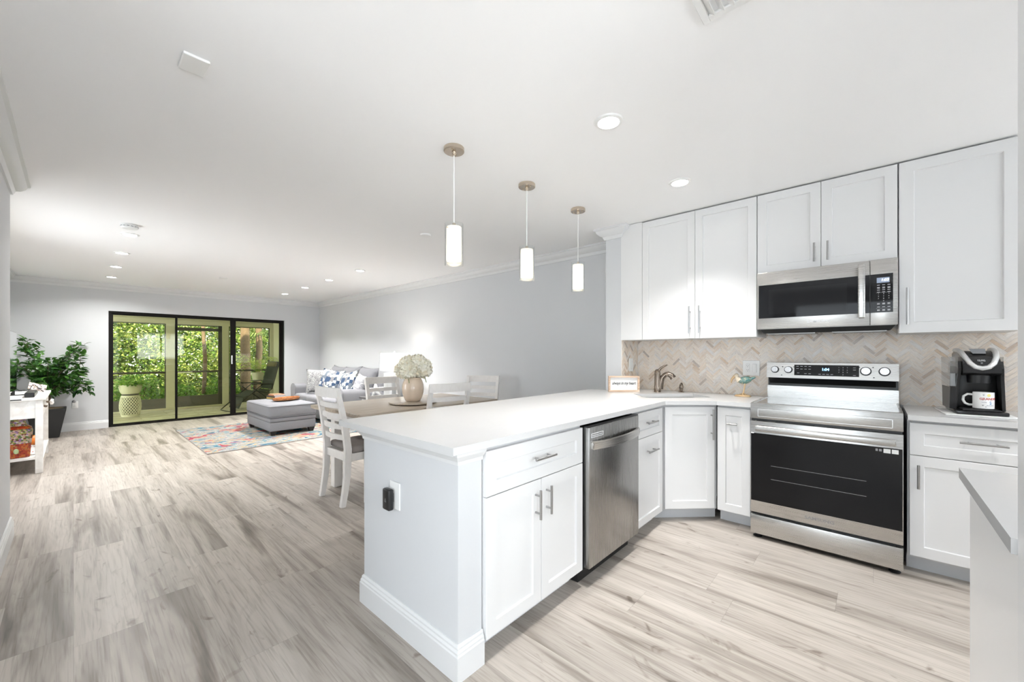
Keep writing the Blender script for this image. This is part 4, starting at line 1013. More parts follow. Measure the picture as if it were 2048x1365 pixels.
b = B(); b.prism([(0.07, 0.0225), (0.27, 0.0225), (0.285, 0.15), (0.05, 0.15)], lambda u, v, w: (w, u, v), -0.030, -0.002); obj('reservoir_base', b, 'black', t)
b = B(); b.prism([(0.05, 0.1505), (0.285, 0.1505), (0.298, 0.325), (0.035, 0.325)], lambda u, v, w: (w, u, v), -0.032, -0.0015); rv = obj('water_reservoir', b, 'clear_plastic', t, label='clear plastic water tank')
b = B(); b.box(-0.026, -0.006, 0.07, 0.27, 0.155, 0.23); obj('water', b, mat('tank_water', (0.55, 0.57, 0.58), 0.05), rv)
b = B(); b.box(cw + 0.002, cw + 0.022, 0.15, 0.29, 0.20, 0.325); obj('side_tank', b, 'clear_plastic', t)
# mug
mug_loc = Matrix.Translation((CX, CY, 0.9207 + 0.0325)) @ Matrix.Rotation(CR, 4, 'Z') @ Vector((0.100, 0.062, 0.0))
t = thing('coffee_mug', 'white printed mug standing on the tray of the coffee maker', 'mug', mug_loc, CR - radians(12))
R_ = 0.041; H_ = 0.094
b = B(); b.lathe([(0.030, 0.0), (R_, 0.004), (R_, H_), (R_ - 0.004, H_), (R_ - 0.004, 0.008), (0.004, 0.007)], n=40); obj('body', b, 'white_plastic', t, 40)
b = B(); b.tube([(-R_ + 0.004, 0, 0.078), (-R_ - 0.018, 0, 0.080), (-R_ - 0.034, 0, 0.066), (-R_ - 0.036, 0, 0.044), (-R_ - 0.028, 0, 0.026), (-R_ - 0.012, 0, 0.018), (-R_ + 0.004, 0, 0.020)], 0.0065, 10); obj('handle', b, 'white_plastic', t, 60)
def onmug(a0, z0_): return lambda u, v: ((R_ + 0.0006) * sin(a0 + u / R_), -(R_ + 0.0006) * cos(a0 + u / R_), z0_ + v)
b = B(); b.text('GRANDPA', 0.0165, onmug(0.62, 0.058), bold=0.0004); obj('red_lettering', b, mat('red_print', (0.55, 0.06, 0.04), 0.4), t)
b = B(); b.text('2', 0.019, onmug(0.70, 0.034), bold=0.0004); obj('blue_lettering', b, mat('blue_print', (0.05, 0.22, 0.50), 0.4), t)
b = B(); b.text('of', 0.009, onmug(0.70, 0.047)); b.text('Loving', 0.007, onmug(0.10, 0.040)); b.text('Grandkids', 0.0075, onmug(0.68, 0.022))
obj('small_lettering', b, mat('navy_print', (0.06, 0.07, 0.16), 0.4), t)
b = B()
for a0, z0_, s_ in ((0.05, 0.080, 0.004), (-0.02, 0.022, 0.004), (0.25, 0.014, 0.003), (0.0, 0.052, 0.0025)):
    fn = onmug(a0, z0_); b.bm.faces.new([b.bm.verts.new(fn(u * s_, v * s_)) for u, v in ((0, -1), (1, 0.4), (0.5, 1), (0, 0.5), (-0.5, 1), (-1, 0.4))])
obj('heart_print', b, 'grey_mark', t)
b = B(); fn = onmug(0.55, 0.079); b.bm.faces.new([b.bm.verts.new(fn(0.008 * cos(k * pi / 6), 0.008 * sin(k * pi / 6))) for k in range(12)]); obj('yellow_print', b, mat('yellow_print', (0.80, 0.72, 0.25), 0.5), t)

# ------------------------------------------------------------------ pendants over the peninsula
plamp = bpy.data.lights.new('pendant_bulb', 'POINT'); plamp.energy = 2.0; plamp.color = (1.0, 0.86, 0.66); plamp.shadow_soft_size = 0.03
pend = None
for x, y, lb in ((1.504, 1.829, 'glass cylinder pendant nearest the camera, hanging over the near peninsula end'), (2.175, 1.836, 'middle one of the three glass cylinder pendants'), (2.831, 1.832, 'glass cylinder pendant nearest the kitchen cabinets')):
    if pend is None:
        t = pend = thing('pendant_lamp', lb, 'pendant lamp', (x, y, CEIL), 0, 'pendant lamps over the peninsula')
        b = B(); b.lathe([(0.058, -0.0005), (0.060, -0.003), (0.060, -0.022), (0.057, -0.025), (0.012, -0.0255), (0.010, -0.042), (0.004, -0.046)], n=40); cn = obj('canopy', b, 'brass', t, 35)
        for a_ in (0.6, 3.7):
            b = B(); b.lathe([(0.005, -0.0255), (0.005, -0.031), (0.002, -0.032)], c=(0.037 * cos(a_), 0.037 * sin(a_), 0), n=12); obj('screw_cap', b, 'brass', cn, 40)
        b = B(); b.cyl((0, 0, -0.045), (0, 0, -0.455), 0.0028, n=8); obj('cord', b, 'clear_plastic' if False else 'white_plastic', t, 60)
        b = B(); b.lathe([(0.004, -0.44), (0.010, -0.446), (0.010, -0.470), (0.020, -0.474), (0.020, -0.480)], n=20); obj('socket_cap', b, 'brass', t, 40)
        b = B(); b.lathe([(0.012, -0.4655), (0.043, -0.4665), (0.0435, -0.475), (0.0435, -0.665), (0.041, -0.665), (0.041, -0.478), (0.012, -0.469)], n=36, cap=False); obj('inner_shade', b, 'pendant_glow', t, 40, label='lit frosted inner cylinder')
        b = B(); b.lathe([(0.0545, -0.447), (0.0545, -0.690), (0.0515, -0.690), (0.0515, -0.447), (0.0545, -0.447)], n=40, cap=False); obj('outer_shade', b, 'glass', t, 40, label='clear glass outer cylinder')
        b = B(); b.cyl((-0.057, 0.0, -0.478), (0.057, 0.0, -0.478), 0.0022, n=8); obj('cross_pin', b, 'brass', t, 60)
    else:
        t = dup(pend, (x, y, CEIL), 0.4 * x, lb)
    lo = bpy.data.objects.new('pendant_bulb', plamp); COL.objects.link(lo); lo.location = (x, y, CEIL - 0.60)

# ------------------------------------------------------------------ dining group
TX0, TX1, TY0, TY1, TZ = 1.585, 3.20, 3.13, 4.15, 0.76
t = thing('dining_table', 'oak topped dining table with white legs behind the peninsula', 'table', ((TX0 + TX1) / 2, (TY0 + TY1) / 2, 0))
hx, hy = (TX1 - TX0) / 2, (TY1 - TY0) / 2
obj('tabletop', B().box(-hx, hx, -hy, hy, TZ - 0.035, TZ, 0.004, 2), 'oak', t, 40)
b = B(); b.box(-hx + 0.06, hx - 0.06, -hy + 0.12, -hy + 0.14, TZ - 0.12, TZ - 0.0355); b.box(-hx + 0.06, hx - 0.06, hy - 0.14, hy - 0.12, TZ - 0.12, TZ - 0.0355); b.box(-hx + 0.06, -hx + 0.08, -hy + 0.14, hy - 0.14, TZ - 0.12, TZ - 0.0355); b.box(hx - 0.08, hx - 0.06, -hy + 0.14, hy - 0.14, TZ - 0.12, TZ - 0.0355)
obj('apron', b, 'chair_white', t)
for sx in (-1, 1):
    for sy in (-1, 1):
        x, y = sx * (hx - 0.115), (0.18 if sy > 0 else -hy + 0.045)
        obj('leg', B().box(x - 0.04, x + 0.04, y - 0.04, y + 0.04, 0, TZ - 0.1205, 0.004), 'chair_white', t)

def yb(z_):
    pts = [(0, -0.045), (0.22, -0.008), (0.47, 0.0), (0.70, -0.030), (0.985, -0.090)]
    for (a0, b0), (a1, b1) in zip(pts, pts[1:]):
        if z_ <= a1: return b0 + (b1 - b0) * (z_ - a0) / (a1 - a0)
    return pts[-1][1]
ch = thing('dining_chair', 'white ladder back dining chair with grey seat at the left end of the table', 'chair', (1.535, 3.445, 0), -pi / 2, 'white dining chairs')
for s in (-1, 1):
    zs = [0, 0.12, 0.25, 0.36, 0.47, 0.60, 0.75, 0.90, 0.965]
    b = B(); b.bar([(s * 0.202, yb(q), q) for q in zs], (1, 0, 0), 0.036, [0.040, 0.044, 0.050, 0.054, 0.054, 0.050, 0.042, 0.034, 0.030]); obj('rear_leg', b, 'chair_white', ch, 35)
    b = B(); b.hexa([(s * 0.205 - 0.016, 0.385, 0), (s * 0.205 + 0.016, 0.385, 0), (s * 0.205 + 0.016, 0.417, 0), (s * 0.205 - 0.016, 0.417, 0), (s * 0.205 - 0.02, 0.38, 0.425), (s * 0.205 + 0.02, 0.38, 0.425), (s * 0.205 + 0.02, 0.42, 0.425), (s * 0.205 - 0.02, 0.42, 0.425)], 0.002); obj('front_leg', b, 'chair_white', ch)
    obj('side_rail', B().box(s * 0.202 - 0.011, s * 0.202 + 0.011, 0.028, 0.379, 0.365, 0.430, 0.002), 'chair_white', ch)
obj('front_rail', B().box(-0.184, 0.184, 0.390, 0.412, 0.365, 0.430, 0.002), 'chair_white', ch)
obj('back_rail', B().box(-0.183, 0.183, -0.010, 0.012, 0.365, 0.430, 0.002), 'chair_white', ch)
def curved(z_, half, hgt, th, bow):
    return [(-half + 2 * half * i / 10, yb(z_) - bow * (1 - (2 * i / 10 - 1) ** 2), z_) for i in range(11)], hgt, th
for z_ in (0.565, 0.655, 0.745, 0.835):
    pts, hg, th = curved(z_, 0.184, 0.042, 0.018, 0.028); b = B(); b.bar(pts, (0, 0, 1), hg, th); obj('slat', b, 'chair_white', ch, 35)
pts, hg, th = curved(0.945, 0.222, 0.080, 0.026, 0.030); b = B(); b.bar([(x, y - 0.002, q) for x, y, q in pts], (0, 0, 1), hg, th); obj('top_rail', b, 'chair_white', ch, 35)
b = B(); b.box(-0.222, 0.222, 0.03, 0.445, 0.4305, 0.487, 0.024, 4); obj('seat', b, 'seat', ch, 50, label='grey suede padded seat')
dup(ch, (2.43, 3.075, 0), radians(-9), 'white ladder back dining chair at the near side, its back towards the peninsula')
dup(ch, (2.53, 4.36, 0), radians(180), 'white ladder back dining chair at the far side of the table, behind the vase')
dup(ch, (3.50, 3.725, 0), radians(116.6), 'white ladder back dining chair at the right end of the table')

# turntable, vase, hydrangeas
VX, VY = 2.34, 3.50
t = thing('lazy_susan', 'round oak turntable under the vase on the dining table', 'turntable', (VX, VY, TZ))
b = B(); b.lathe([(0.20, 0.008), (0.235, 0.008), (0.24, 0.012), (0.238, 0.021), (0.232, 0.023)], n=48); obj('plate', b, 'oak', t, 40)
b = B(); b.lathe([(0.08, 0.0), (0.08, 0.0078)], n=32); obj('base', b, 'dark_wood', t, 40)
M['vase'] = mat('crackled_cream_glaze', (0.74, 0.60, 0.47), 0.14, vary=0.14, vscale=9, bump=0.04, bscale=70, coat=0.4)
VZ = TZ + 0.0235
t = thing('ceramic_vase', 'round cream glazed vase full of hydrangeas on the dining table', 'vase', (VX, VY, VZ))
b = B(); b.lathe([(0.066, 0.0), (0.074, 0.004), (0.092, 0.040), (0.107, 0.090), (0.110, 0.130), (0.104, 0.175), (0.090, 0.215), (0.078, 0.232), (0.080, 0.240), (0.072, 0.242), (0.070, 0.22), (0.09, 0.17), (0.06, 0.03), (0.004, 0.028)], n=48); obj('body', b, 'vase', t, 40)
M['petal'] = leaf_material('cream_petals', [(0.94, 0.86, 0.68), (0.97, 0.94, 0.83), (0.93, 0.90, 0.75), (0.97, 0.95, 0.88)], 0.15, 0.7)
def bloom_mesh(r, seed, n=80):
    rnd = random.Random(seed); b = B()
    for k in range(n):
        z_ = 1 - 1.75 * (k + 0.5) / n; a_ = k * 2.39996; rr = sqrt(max(0, 1 - z_ * z_))
        nn = Vector((rr * cos(a_), rr * sin(a_), z_)); p = nn * r * (0.9 + 0.18 * rnd.random())
        e1 = nn.cross(Vector((0.2, 0.1, 1))).normalized(); e2 = nn.cross(e1); sz = r * 0.34 * (0.8 + 0.5 * rnd.random()); ph = rnd.random() * 2
        c = b.bm.verts.new(p - nn * 0.006); rim = []
        for q in range(8):
            w = 1.0 if q % 2 == 0 else 0.62
            d_ = e1 * cos(ph + q * pi / 4) + e2 * sin(ph + q * pi / 4)
            rim.append(b.bm.verts.new(p + d_ * sz * w + nn * (0.010 if q % 2 == 0 else 0.001)))
        for q in range(8): b.bm.faces.new((c, rim[q], rim[(q + 1) % 8]))
    b.ball((0, 0, 0), r * 0.86, nu=12, nv=8)
    return b
bl = None
for k, (dx, dy, dz, sc_) in enumerate(((0.0, -0.055, 0.325, 1.0), (-0.105, 0.0, 0.315, 0.95), (0.105, -0.01, 0.320, 1.05), (-0.05, -0.07, 0.365, 0.9), (0.055, -0.03, 0.385, 1.05), (0.0, 0.06, 0.375, 1.0), (-0.06, 0.03, 0.385, 0.95), (0.10, 0.06, 0.35, 0.9), (-0.03, -0.10, 0.295, 0.85))):
    v_ = RT * dx + FW * dy
    if bl is None:
        bl = thing('hydrangea', 'cream hydrangea bloom in the round vase', 'flower', (0, 0, 0), 0, 'hydrangeas in the vase')
        obj('bloom', bloom_mesh(0.080, 3), 'petal', bl)
        b = B(); b.tube([(0, 0, -0.075), (0, 0, -0.13)], 0.004, 6); obj('stem', b, mat('stem_green', (0.16, 0.22, 0.08), 0.7), bl)
        h = bl
    else:
        h = dup(bl, (0, 0, 0), k * 1.3, bl['label'])
    h.location = (VX + v_.x, VY + v_.y, VZ + dz); h.scale = (sc_,) * 3
    lean = Vector((v_.x, v_.y, 0)); h.rotation_euler = (-lean.y * 3.5, lean.x * 3.5, k * 1.3)

# ------------------------------------------------------------------ rug, ottoman and what lies on it
M['rug'] = blotch_material('abstract_rug_pile', 4.6, [(0.0, (0.03, 0.08, 0.13)), (0.39, (0.06, 0.19, 0.25)), (0.435, (0.27, 0.26, 0.23)), (0.47, (0.36, 0.34, 0.30)), (0.505, (0.09, 0.16, 0.22)), (0.525, (0.30, 0.28, 0.25)), (0.57, (0.36, 0.26, 0.11)), (0.61, (0.16, 0.17, 0.20))],
    0.95, (1.0, 1.5, 1.0), (3.0, [(0.0, (0.24, 0.03, 0.06)), (0.43, (0.42, 0.20, 0.12)), (0.47, (0.30, 0.28, 0.22)), (0.53, (0.05, 0.16, 0.22)), (0.57, (0.28, 0.26, 0.22)), (0.62, (0.22, 0.05, 0.13))], 0.57), 0.5)
t = thing('area_rug', 'multicoloured abstract rug under the ottoman', 'rug', (2.30, 7.36, 0))
obj('pile', B().box(-1.165, 1.165, -1.16, 1.16, 0.0015, 0.011, 0.003), 'rug', t)
b = B(); b.box(-1.170, 1.170, -1.166, -1.1603, 0.001, 0.010); b.box(-1.170, 1.170, 1.1603, 1.166, 0.001, 0.010); b.box(-1.171, -1.1653, -1.16, 1.16, 0.001, 0.010); b.box(1.1653, 1.171, -1.16, 1.16, 0.001, 0.010); obj('binding', b, 'seat', t)

t = thing('ottoman', 'grey tweed ottoman with dark feet in the middle of the rug', 'ottoman', (2.335, 7.36, 0.0112))
ox, oy = 0.335, 0.585
obj('base', B().box(-ox, ox, -oy, oy, 0.070, 0.205, 0.012, 3), 'sofa', t, 50)
obj('band', B().box(-ox - 0.004, ox + 0.004, -oy - 0.004, oy + 0.004, 0.206, 0.272, 0.014, 3), 'sofa', t, 50)
b = B(); b.box(-ox - 0.012, ox + 0.012, -oy - 0.012, oy + 0.012, 0.274, 0.462, 0.035, 4)
for v in b.bm.verts:
    if v.co.z > 0.44: v.co.z += 0.018 * (1 - (v.co.x / ox) ** 2 * 0.5 - (v.co.y / oy) ** 2 * 0.5)
obj('cushion', b, 'sofa', t, 50)
b = B(); rr = 0.035
cor = []
for cx_, cy_, a0 in ((ox + 0.012 - rr, oy + 0.012 - rr, 0), (-ox - 0.012 + rr, oy + 0.012 - rr, pi / 2), (-ox - 0.012 + rr, -oy - 0.012 + rr, pi), (ox + 0.012 - rr, -oy - 0.012 + rr, 1.5 * pi)):
    for k in range(5): cor.append((cx_ + rr * cos(a0 + k * pi / 8), cy_ + rr * sin(a0 + k * pi / 8)))
cor.append(cor[0])
for z_ in (0.445, 0.282): b.tube([(x * 0.997, y * 0.999, z_) for x, y in cor], 0.0055, 6)
obj('piping', b, 'piping', t, 60)
for sx in (-1, 1):
    for sy in (-1, 1):
        x, y = sx * (ox - 0.055), sy * (oy - 0.055)
        b = B(); b.hexa([(x - 0.026, y - 0.026, 0), (x + 0.026, y - 0.026, 0), (x + 0.026, y + 0.026, 0), (x - 0.026, y + 0.026, 0), (x - 0.044, y - 0.044, 0.0695), (x + 0.044, y - 0.044, 0.0695), (x + 0.044, y + 0.044, 0.0695), (x - 0.044, y + 0.044, 0.0695)]); obj('foot', b, 'dark_wood', t)
OZT = 0.4915
def book(loc, rz, w, d, h, cov, label):
    t = thing('book', label, 'book', loc, rz, 'books stacked on the ottoman')
    b = B(); b.box(-w / 2, w / 2, -d / 2, d / 2, 0, 0.003); b.box(-w / 2, w / 2, -d / 2, d / 2, h - 0.003, h); b.box(-w / 2, -w / 2 + 0.003, -d / 2, d / 2, 0.003, h - 0.003); obj('cover', b, cov, t)
    obj('pages', B().box(-w / 2 + 0.004, w / 2 - 0.005, -d / 2 + 0.004, d / 2 - 0.004, 0.0035, h - 0.0035), 'white_plastic', t)
book((2.40, 7.80, OZT - 0.008), 0.1, 0.20, 0.27, 0.026, mat('ochre_book_cloth', (0.42, 0.30, 0.08), 0.6, vary=0.4, vscale=30), 'ochre book at the bottom of the stack on the ottoman')
book((2.40, 7.80, OZT + 0.0185), 0.2, 0.19, 0.26, 0.026, mat('dark_book_cloth', (0.05, 0.035, 0.03), 0.6), 'dark book in the middle of the stack on the ottoman')
book((2.41, 7.80, OZT + 0.045), 0.05, 0.18, 0.25, 0.024, mat('rust_book_cloth', (0.36, 0.16, 0.08), 0.6, vary=0.3, vscale=25), 'rust coloured book topping the stack on the ottoman')
M['tray_wood'] = grain_material('burl_wood', (0.22, 0.07, 0.02), (0.50, 0.21, 0.07), (10, 10, 10), 0.2, 2.5)
t = thing('wooden_tray', 'oval red brown burl wood tray on the near side of the ottoman', 'tray', (2.44, 7.40, OZT - 0.001), radians(25))
b = B(); n = 40
prof = [(0.20, 0.12, 0.0), (0.235, 0.145, 0.006), (0.245, 0.152, 0.038), (0.232, 0.141, 0.038), (0.222, 0.134, 0.010), (0.02, 0.01, 0.009)]
b.rings([[(a_ * cos(2 * pi * q / n) * (1 + 0.03 * sin(6 * pi * q / n)), c_ * sin(2 * pi * q / n), z_) for q in range(n)] for a_, c_, z_ in prof]); obj('dish', b, 'tray_wood', t, 40)

# ------------------------------------------------------------------ sofa with its pillows
t = thing('sofa', 'grey tweed sofa along the right wall of the living room', 'sofa', (2.99, 8.84, 0), -pi / 2)
SWD, SDP = 2.32, 0.925
obj('base', B().box(0.02, SWD - 0.02, 0.03, SDP, 0.075, 0.275, 0.015, 2), 'sofa', t, 50)
obj('back', B().box(0.02, SWD - 0.02, 0.72, SDP, 0.276, 0.82, 0.05, 4), 'sofa', t, 50)
for s in (0, 1):
    sgn = 1 if s == 0 else -1; x0_ = 0 if s == 0 else SWD
    rr = []
    for y_, top in ((0.0, 0.665), (0.02, 0.675), (0.35, 0.655), (0.60, 0.615), (0.80, 0.58), (0.86, 0.57)):
        k = 0.93 if y_ == 0.0 else 1.0
        sec = [(0.02, 0.076), (0.22, 0.076), (0.22, top - 0.10), (0.215, top - 0.045), (0.18, top - 0.010), (0.12, top), (0.05, top - 0.004), (0.0, top - 0.03), (-0.015, top - 0.075), (0.0, top - 0.22)]
        rr.append([(x0_ + sgn * (0.1 + (u - 0.1) * k), y_, 0.076 + (v - 0.076) * (0.985 if k < 1 else 1)) for u, v in sec])
    b = B(); b.rings(rr); ar = obj('arm', b, 'sofa', t, 55)
    b = B(); b.tube([(x0_ + sgn * u, 0.012, v) for u, v in [(0.02, 0.10), (0.0, 0.45), (-0.015, 0.59), (0.0, 0.635), (0.05, 0.662), (0.12, 0.668), (0.18, 0.658), (0.215, 0.625), (0.22, 0.55), (0.22, 0.12)]], 0.006, 6); obj('piping', b, 'piping', ar, 60)
cwid = (SWD - 0.46) / 3
for k in range(3):
    x0_ = 0.23 + k * cwid
    b = B(); b.box(x0_ + 0.004, x0_ + cwid - 0.004, -0.015, 0.72, 0.278, 0.475, 0.045, 4)
    for v in b.bm.verts:
        if v.co.z > 0.45: v.co.z += 0.02 * (1 - ((v.co.x - x0_ - cwid / 2) / (cwid / 2)) ** 2)
    obj('seat_cushion', b, 'sofa', t, 50)
def pillow(b, w, h, th, n=12, pinch=0.10):
    def P(u, v, s):
        e = (1 - abs(u) ** 2.6) * (1 - abs(v) ** 2.6)
        kx = 1 - pinch * (1 - v * v) * 0 - pinch * (abs(u) ** 3) * (1 - v * v) * 0.9; kz = 1 - pinch * (abs(v) ** 3) * (1 - u * u) * 0.9
        return (u * w / 2 * kx, s * th / 2 * (max(e, 0) ** 0.55), h / 2 + v * h / 2 * kz)
    g = {}
    for s in (-1, 1):
        for i in range(n + 1):
            for j in range(n + 1):
                u, v = -1 + 2 * i / n, -1 + 2 * j / n
                edge = i in (0, n) or j in (0, n)
                key = (i, j, 0 if edge else s)
                if key not in g: g[key] = b.bm.verts.new(P(u, v, 0 if edge else s))
    for s in (-1, 1):
        for i in range(n):
            for j in range(n):
                q = []
                for a_, c_ in ((i, j), (i + 1, j), (i + 1, j + 1), (i, j + 1)):
                    q.append(g[(a_, c_, 0 if (a_ in (0, n) or c_ in (0, n)) else s)])
                b.bm.faces.new(q)
    return b
def lean(o, loc, rx, ry, rz):
    o.location = loc; o.rotation_euler = Euler((rx, ry, rz), 'XYZ')
for k in range(3):
    b = B(); pillow(b, cwid * 1.04, 0.56, 0.24); b.xform(Matrix.Translation((0.23 + (k + 0.5) * cwid, 0.62, 0.482)) @ Matrix.Rotation(radians(-16), 4, 'X') @ Matrix.Rotation(radians((3, -2, 2)[k]), 4, 'Y')); obj('back_cushion', b, 'sofa', t, 80)
for x in (0.10, SWD - 0.10):
    for y in (0.10, SDP - 0.08): obj('foot', B().hexa([(x - 0.025, y - 0.025, 0), (x + 0.025, y - 0.025, 0), (x + 0.025, y + 0.025, 0), (x - 0.025, y + 0.025, 0), (x - 0.04, y - 0.04, 0.0745), (x + 0.04, y - 0.04, 0.0745), (x + 0.04, y + 0.04, 0.0745), (x - 0.04, y + 0.04, 0.0745)]), 'dark_wood', t)
M['hex'] = cell_material('navy_and_white_patchwork', 17, [(0.0, (0.03, 0.06, 0.12)), (0.22, (0.55, 0.57, 0.54)), (0.45, (0.20, 0.20, 0.21)), (0.66, (0.42, 0.45, 0.43)), (0.84, (0.12, 0.14, 0.17))], 0.9, 0.45)
M['weave'] = blotch_material('grey_white_woven_squiggle', 45, [(0.0, (0.13, 0.13, 0.14)), (0.44, (0.46, 0.46, 0.45)), (0.50, (0.16, 0.16, 0.17)), (0.57, (0.48, 0.48, 0.47))], 0.95)
M['stripe'] = cell_material('grey_striped_cloth', 9, [(0.0, (0.30, 0.30, 0.32)), (0.45, (0.64, 0.65, 0.64)), (0.7, (0.42, 0.42, 0.44))], 0.9, 0.2, (1, 1, 6))
def throw_pillow(label, loc, size, rx, ry, rz, m):
    b = B(); pillow(b, size, size, 0.16); o = tag(obj('throw_pillow', b, m, None, 80), label, 'pillow', 'throw pillows on the sofa'); lean(o, loc, rx, ry, rz)
# seat top is near z = 0.485; sofa faces -x
throw_pillow('grey woven throw pillow leaning on the far arm of the sofa', (3.26, 8.12, 0.50), 0.48, radians(-14), 0, radians(-28), 'weave')
throw_pillow('navy, white and grey patchwork throw pillow beside the woven one', (3.20, 7.62, 0.502), 0.50, radians(-20), radians(6), radians(-62), 'hex')
throw_pillow('navy and white patchwork throw pillow nearer the near sofa arm', (3.28, 7.10, 0.502), 0.48, radians(-22), radians(-8), radians(-82), 'hex')
throw_pillow('small striped grey throw pillow next to the near sofa arm', (3.40, 6.92, 0.50), 0.42, radians(-18), radians(8), radians(-100), 'stripe')

# ------------------------------------------------------------------ end table, lamp, starfish
t = thing('end_table', 'small white end table with a dark top in front of the sofa arm', 'end table', (3.34, 5.62, 0))
obj('tabletop', B().box(-0.36, 0.36, -0.30, 0.30, 0.575, 0.605, 0.003), 'end_top', t)
obj('cabinet_body', B().box(-0.33, 0.33, -0.27, 0.27, 0.16, 0.5745), 'trim', t)
dr = obj('drawer', B().box(-0.348, -0.3305, -0.24, 0.24, 0.40, 0.56, 0.003), 'trim', t); b = B(); b.ball((-0.36, 0, 0.48), 0.014); obj('knob', b, 'nickel', dr, 60)
for sx in (-1, 1):
    for sy in (-1, 1): obj('leg', B().box(sx * 0.30 - 0.025, sx * 0.30 + 0.025, sy * 0.24 - 0.025, sy * 0.24 + 0.025, 0, 0.1595), 'trim', t)
LX, LY = 3.40, 5.60
t = thing('table_lamp', 'lit table lamp with a white drum shade on the end table', 'lamp', (LX, LY, 0.6055))
b = B(); b.box(-0.115, 0.115, -0.115, 0.115, 0.0, 0.355, 0.004)
for k in range(9):
    x = -0.104 + k * 0.026
    b.box(x - 0.006, x + 0.006, -0.1185, -0.1155, 0.02, 0.335); b.box(-0.1185, -0.1155, x - 0.006, x + 0.006, 0.02, 0.335)
obj('base', b, 'trim', t)
b = B(); b.cyl((0, 0, 0.356), (0, 0, 0.46), 0.008, n=12); obj('neck', b, 'nickel', t, 60)
b = B(); b.lathe([(0.208, 0.405), (0.212, 0.405), (0.205, 0.675), (0.201, 0.675), (0.208, 0.405)], n=48, cap=False); obj('lamp_shade', b, 'shade_glow', t, 40, label='lit white drum shade')
b = B(); b.cyl((0, 0, 0.46), (0, 0, 0.682), 0.003, n=8); b.box(-0.20, 0.20, -0.002, 0.002, 0.668, 0.672); b.box(-0.002, 0.002, -0.20, 0.20, 0.668, 0.672); obj('harp', b, 'nickel', t)
b = B(); b.ball((0, 0, 0.694), 0.013); obj('finial', b, 'white_plastic', t, 60)
ll = bpy.data.lights.new('lamp_bulb', 'POINT'); ll.energy = 3.2; ll.color = (1.0, 0.93, 0.84); ll.shadow_soft_size = 0.03
lo = bpy.data.objects.new('lamp_bulb', ll); COL.objects.link(lo); lo.location = (LX, LY, 0.6055 + 0.56)
t = thing('starfish', 'white starfish sculpture propped on the end table beside the lamp', 'sculpture', (3.10, 5.62, 0.6058), radians(-50))
b = B()
for k in range(5):
    a_ = pi / 2 + k * 2 * pi / 5 + 0.1
    b.tube([(0, 0, 0.108), (0.06 * cos(a_), -0.004, 0.108 + 0.06 * sin(a_)), (0.125 * cos(a_), 0.004, 0.108 + 0.117 * sin(a_))], 0.03, 10, rs=[0.034, 0.026, 0.008])
b.ball((0, 0, 0.108), 0.045, 0.03, 0.045)
obj('arms', b, 'white_plastic', t, 70)

# ------------------------------------------------------------------ console table on the left and what stands on it
t = thing('console_table', 'whitewashed wooden console table on the left, with a lower shelf', 'console table', (-0.43, 7.20, 0))
cx, cy = 0.215, 0.65
obj('tabletop', B().box(-cx - 0.02, cx + 0.02, -cy - 0.02, cy + 0.02, 0.775, 0.80, 0.003), 'white_wood', t)
for sx in (-1, 1):
    for sy in (-1, 1):
        x, y = sx * (cx - 0.03), sy * (cy - 0.03)
        obj('leg', B().box(x - 0.028, x + 0.028, y - 0.028, y + 0.028, 0, 0.7745, 0.003), 'white_wood', t)
b = B()
for s in (-1, 1): b.box(-cx + 0.059, cx - 0.059, s * (cy - 0.03) - 0.012, s * (cy - 0.03) + 0.012, 0.585, 0.7745)
b.box(-cx + 0.018, -cx + 0.042, -cy + 0.059, cy - 0.059, 0.585, 0.7745)
obj('apron', b, 'white_wood', t)
for k in range(2):
    y0_ = -cy + 0.07 + k * 0.60
    d_ = obj('drawer', B().box(cx - 0.05, cx - 0.012, y0_, y0_ + 0.57, 0.60, 0.765, 0.003), 'white_wood', t); b = B(); b.ball((cx + 0.004, y0_ + 0.285, 0.68), 0.016); obj('knob', b, 'bronze', d_, 60)
obj('front_rail', B().box(cx - 0.045, cx - 0.014, -cy + 0.059, cy - 0.059, 0.572, 0.595), 'white_wood', t)
obj('shelf', B().box(-cx, cx, -cy + 0.005, cy - 0.005, 0.150, 0.172, 0.002), 'white_wood', t)
# cut the shelf free of the legs' feet by letting the legs pass through its corners (they are one piece of furniture)
t = thing('television', 'flat black television seen edge-on at the left border', 'television', (-0.45, 6.70, 0.8005))
obj('screen', B().box(0.006, 0.012, -0.575, 0.575, 0.062, 0.702), mat('reflective_screen', (0.03, 0.03, 0.033), 0.04, spec=1.0, coat=1.0), t)
obj('case', B().box(-0.035, 0.0055, -0.585, 0.585, 0.05, 0.712, 0.004), 'black', t)
for s in (-1, 1):
    b = B(); b.box(-0.10, 0.10, s * 0.40 - 0.012, s * 0.40 + 0.012, 0.0, 0.010); b.box(-0.02, 0.01, s * 0.40 - 0.010, s * 0.40 + 0.010, 0.010, 0.052); obj('foot', b, 'black', t)
t = thing('soundbar', 'low black soundbar lying before the television', 'soundbar', (-0.315, 6.95, 0.8005)); obj('body', B().box(-0.035, 0.035, -0.30, 0.30, 0, 0.05, 0.008, 2), 'black', t)
M['photo'] = blotch_material('colour_photo_print', 30, [(0.0, (0.10, 0.08, 0.08)), (0.42, (0.72, 0.50, 0.38)), (0.50, (0.80, 0.74, 0.68)), (0.58, (0.30, 0.22, 0.20))], 0.4, bump=0)
t = thing('picture_stand', 'small tilted photo on a dark easel near the far end of the console', 'picture', (-0.30, 7.50, 0.8005), radians(30))
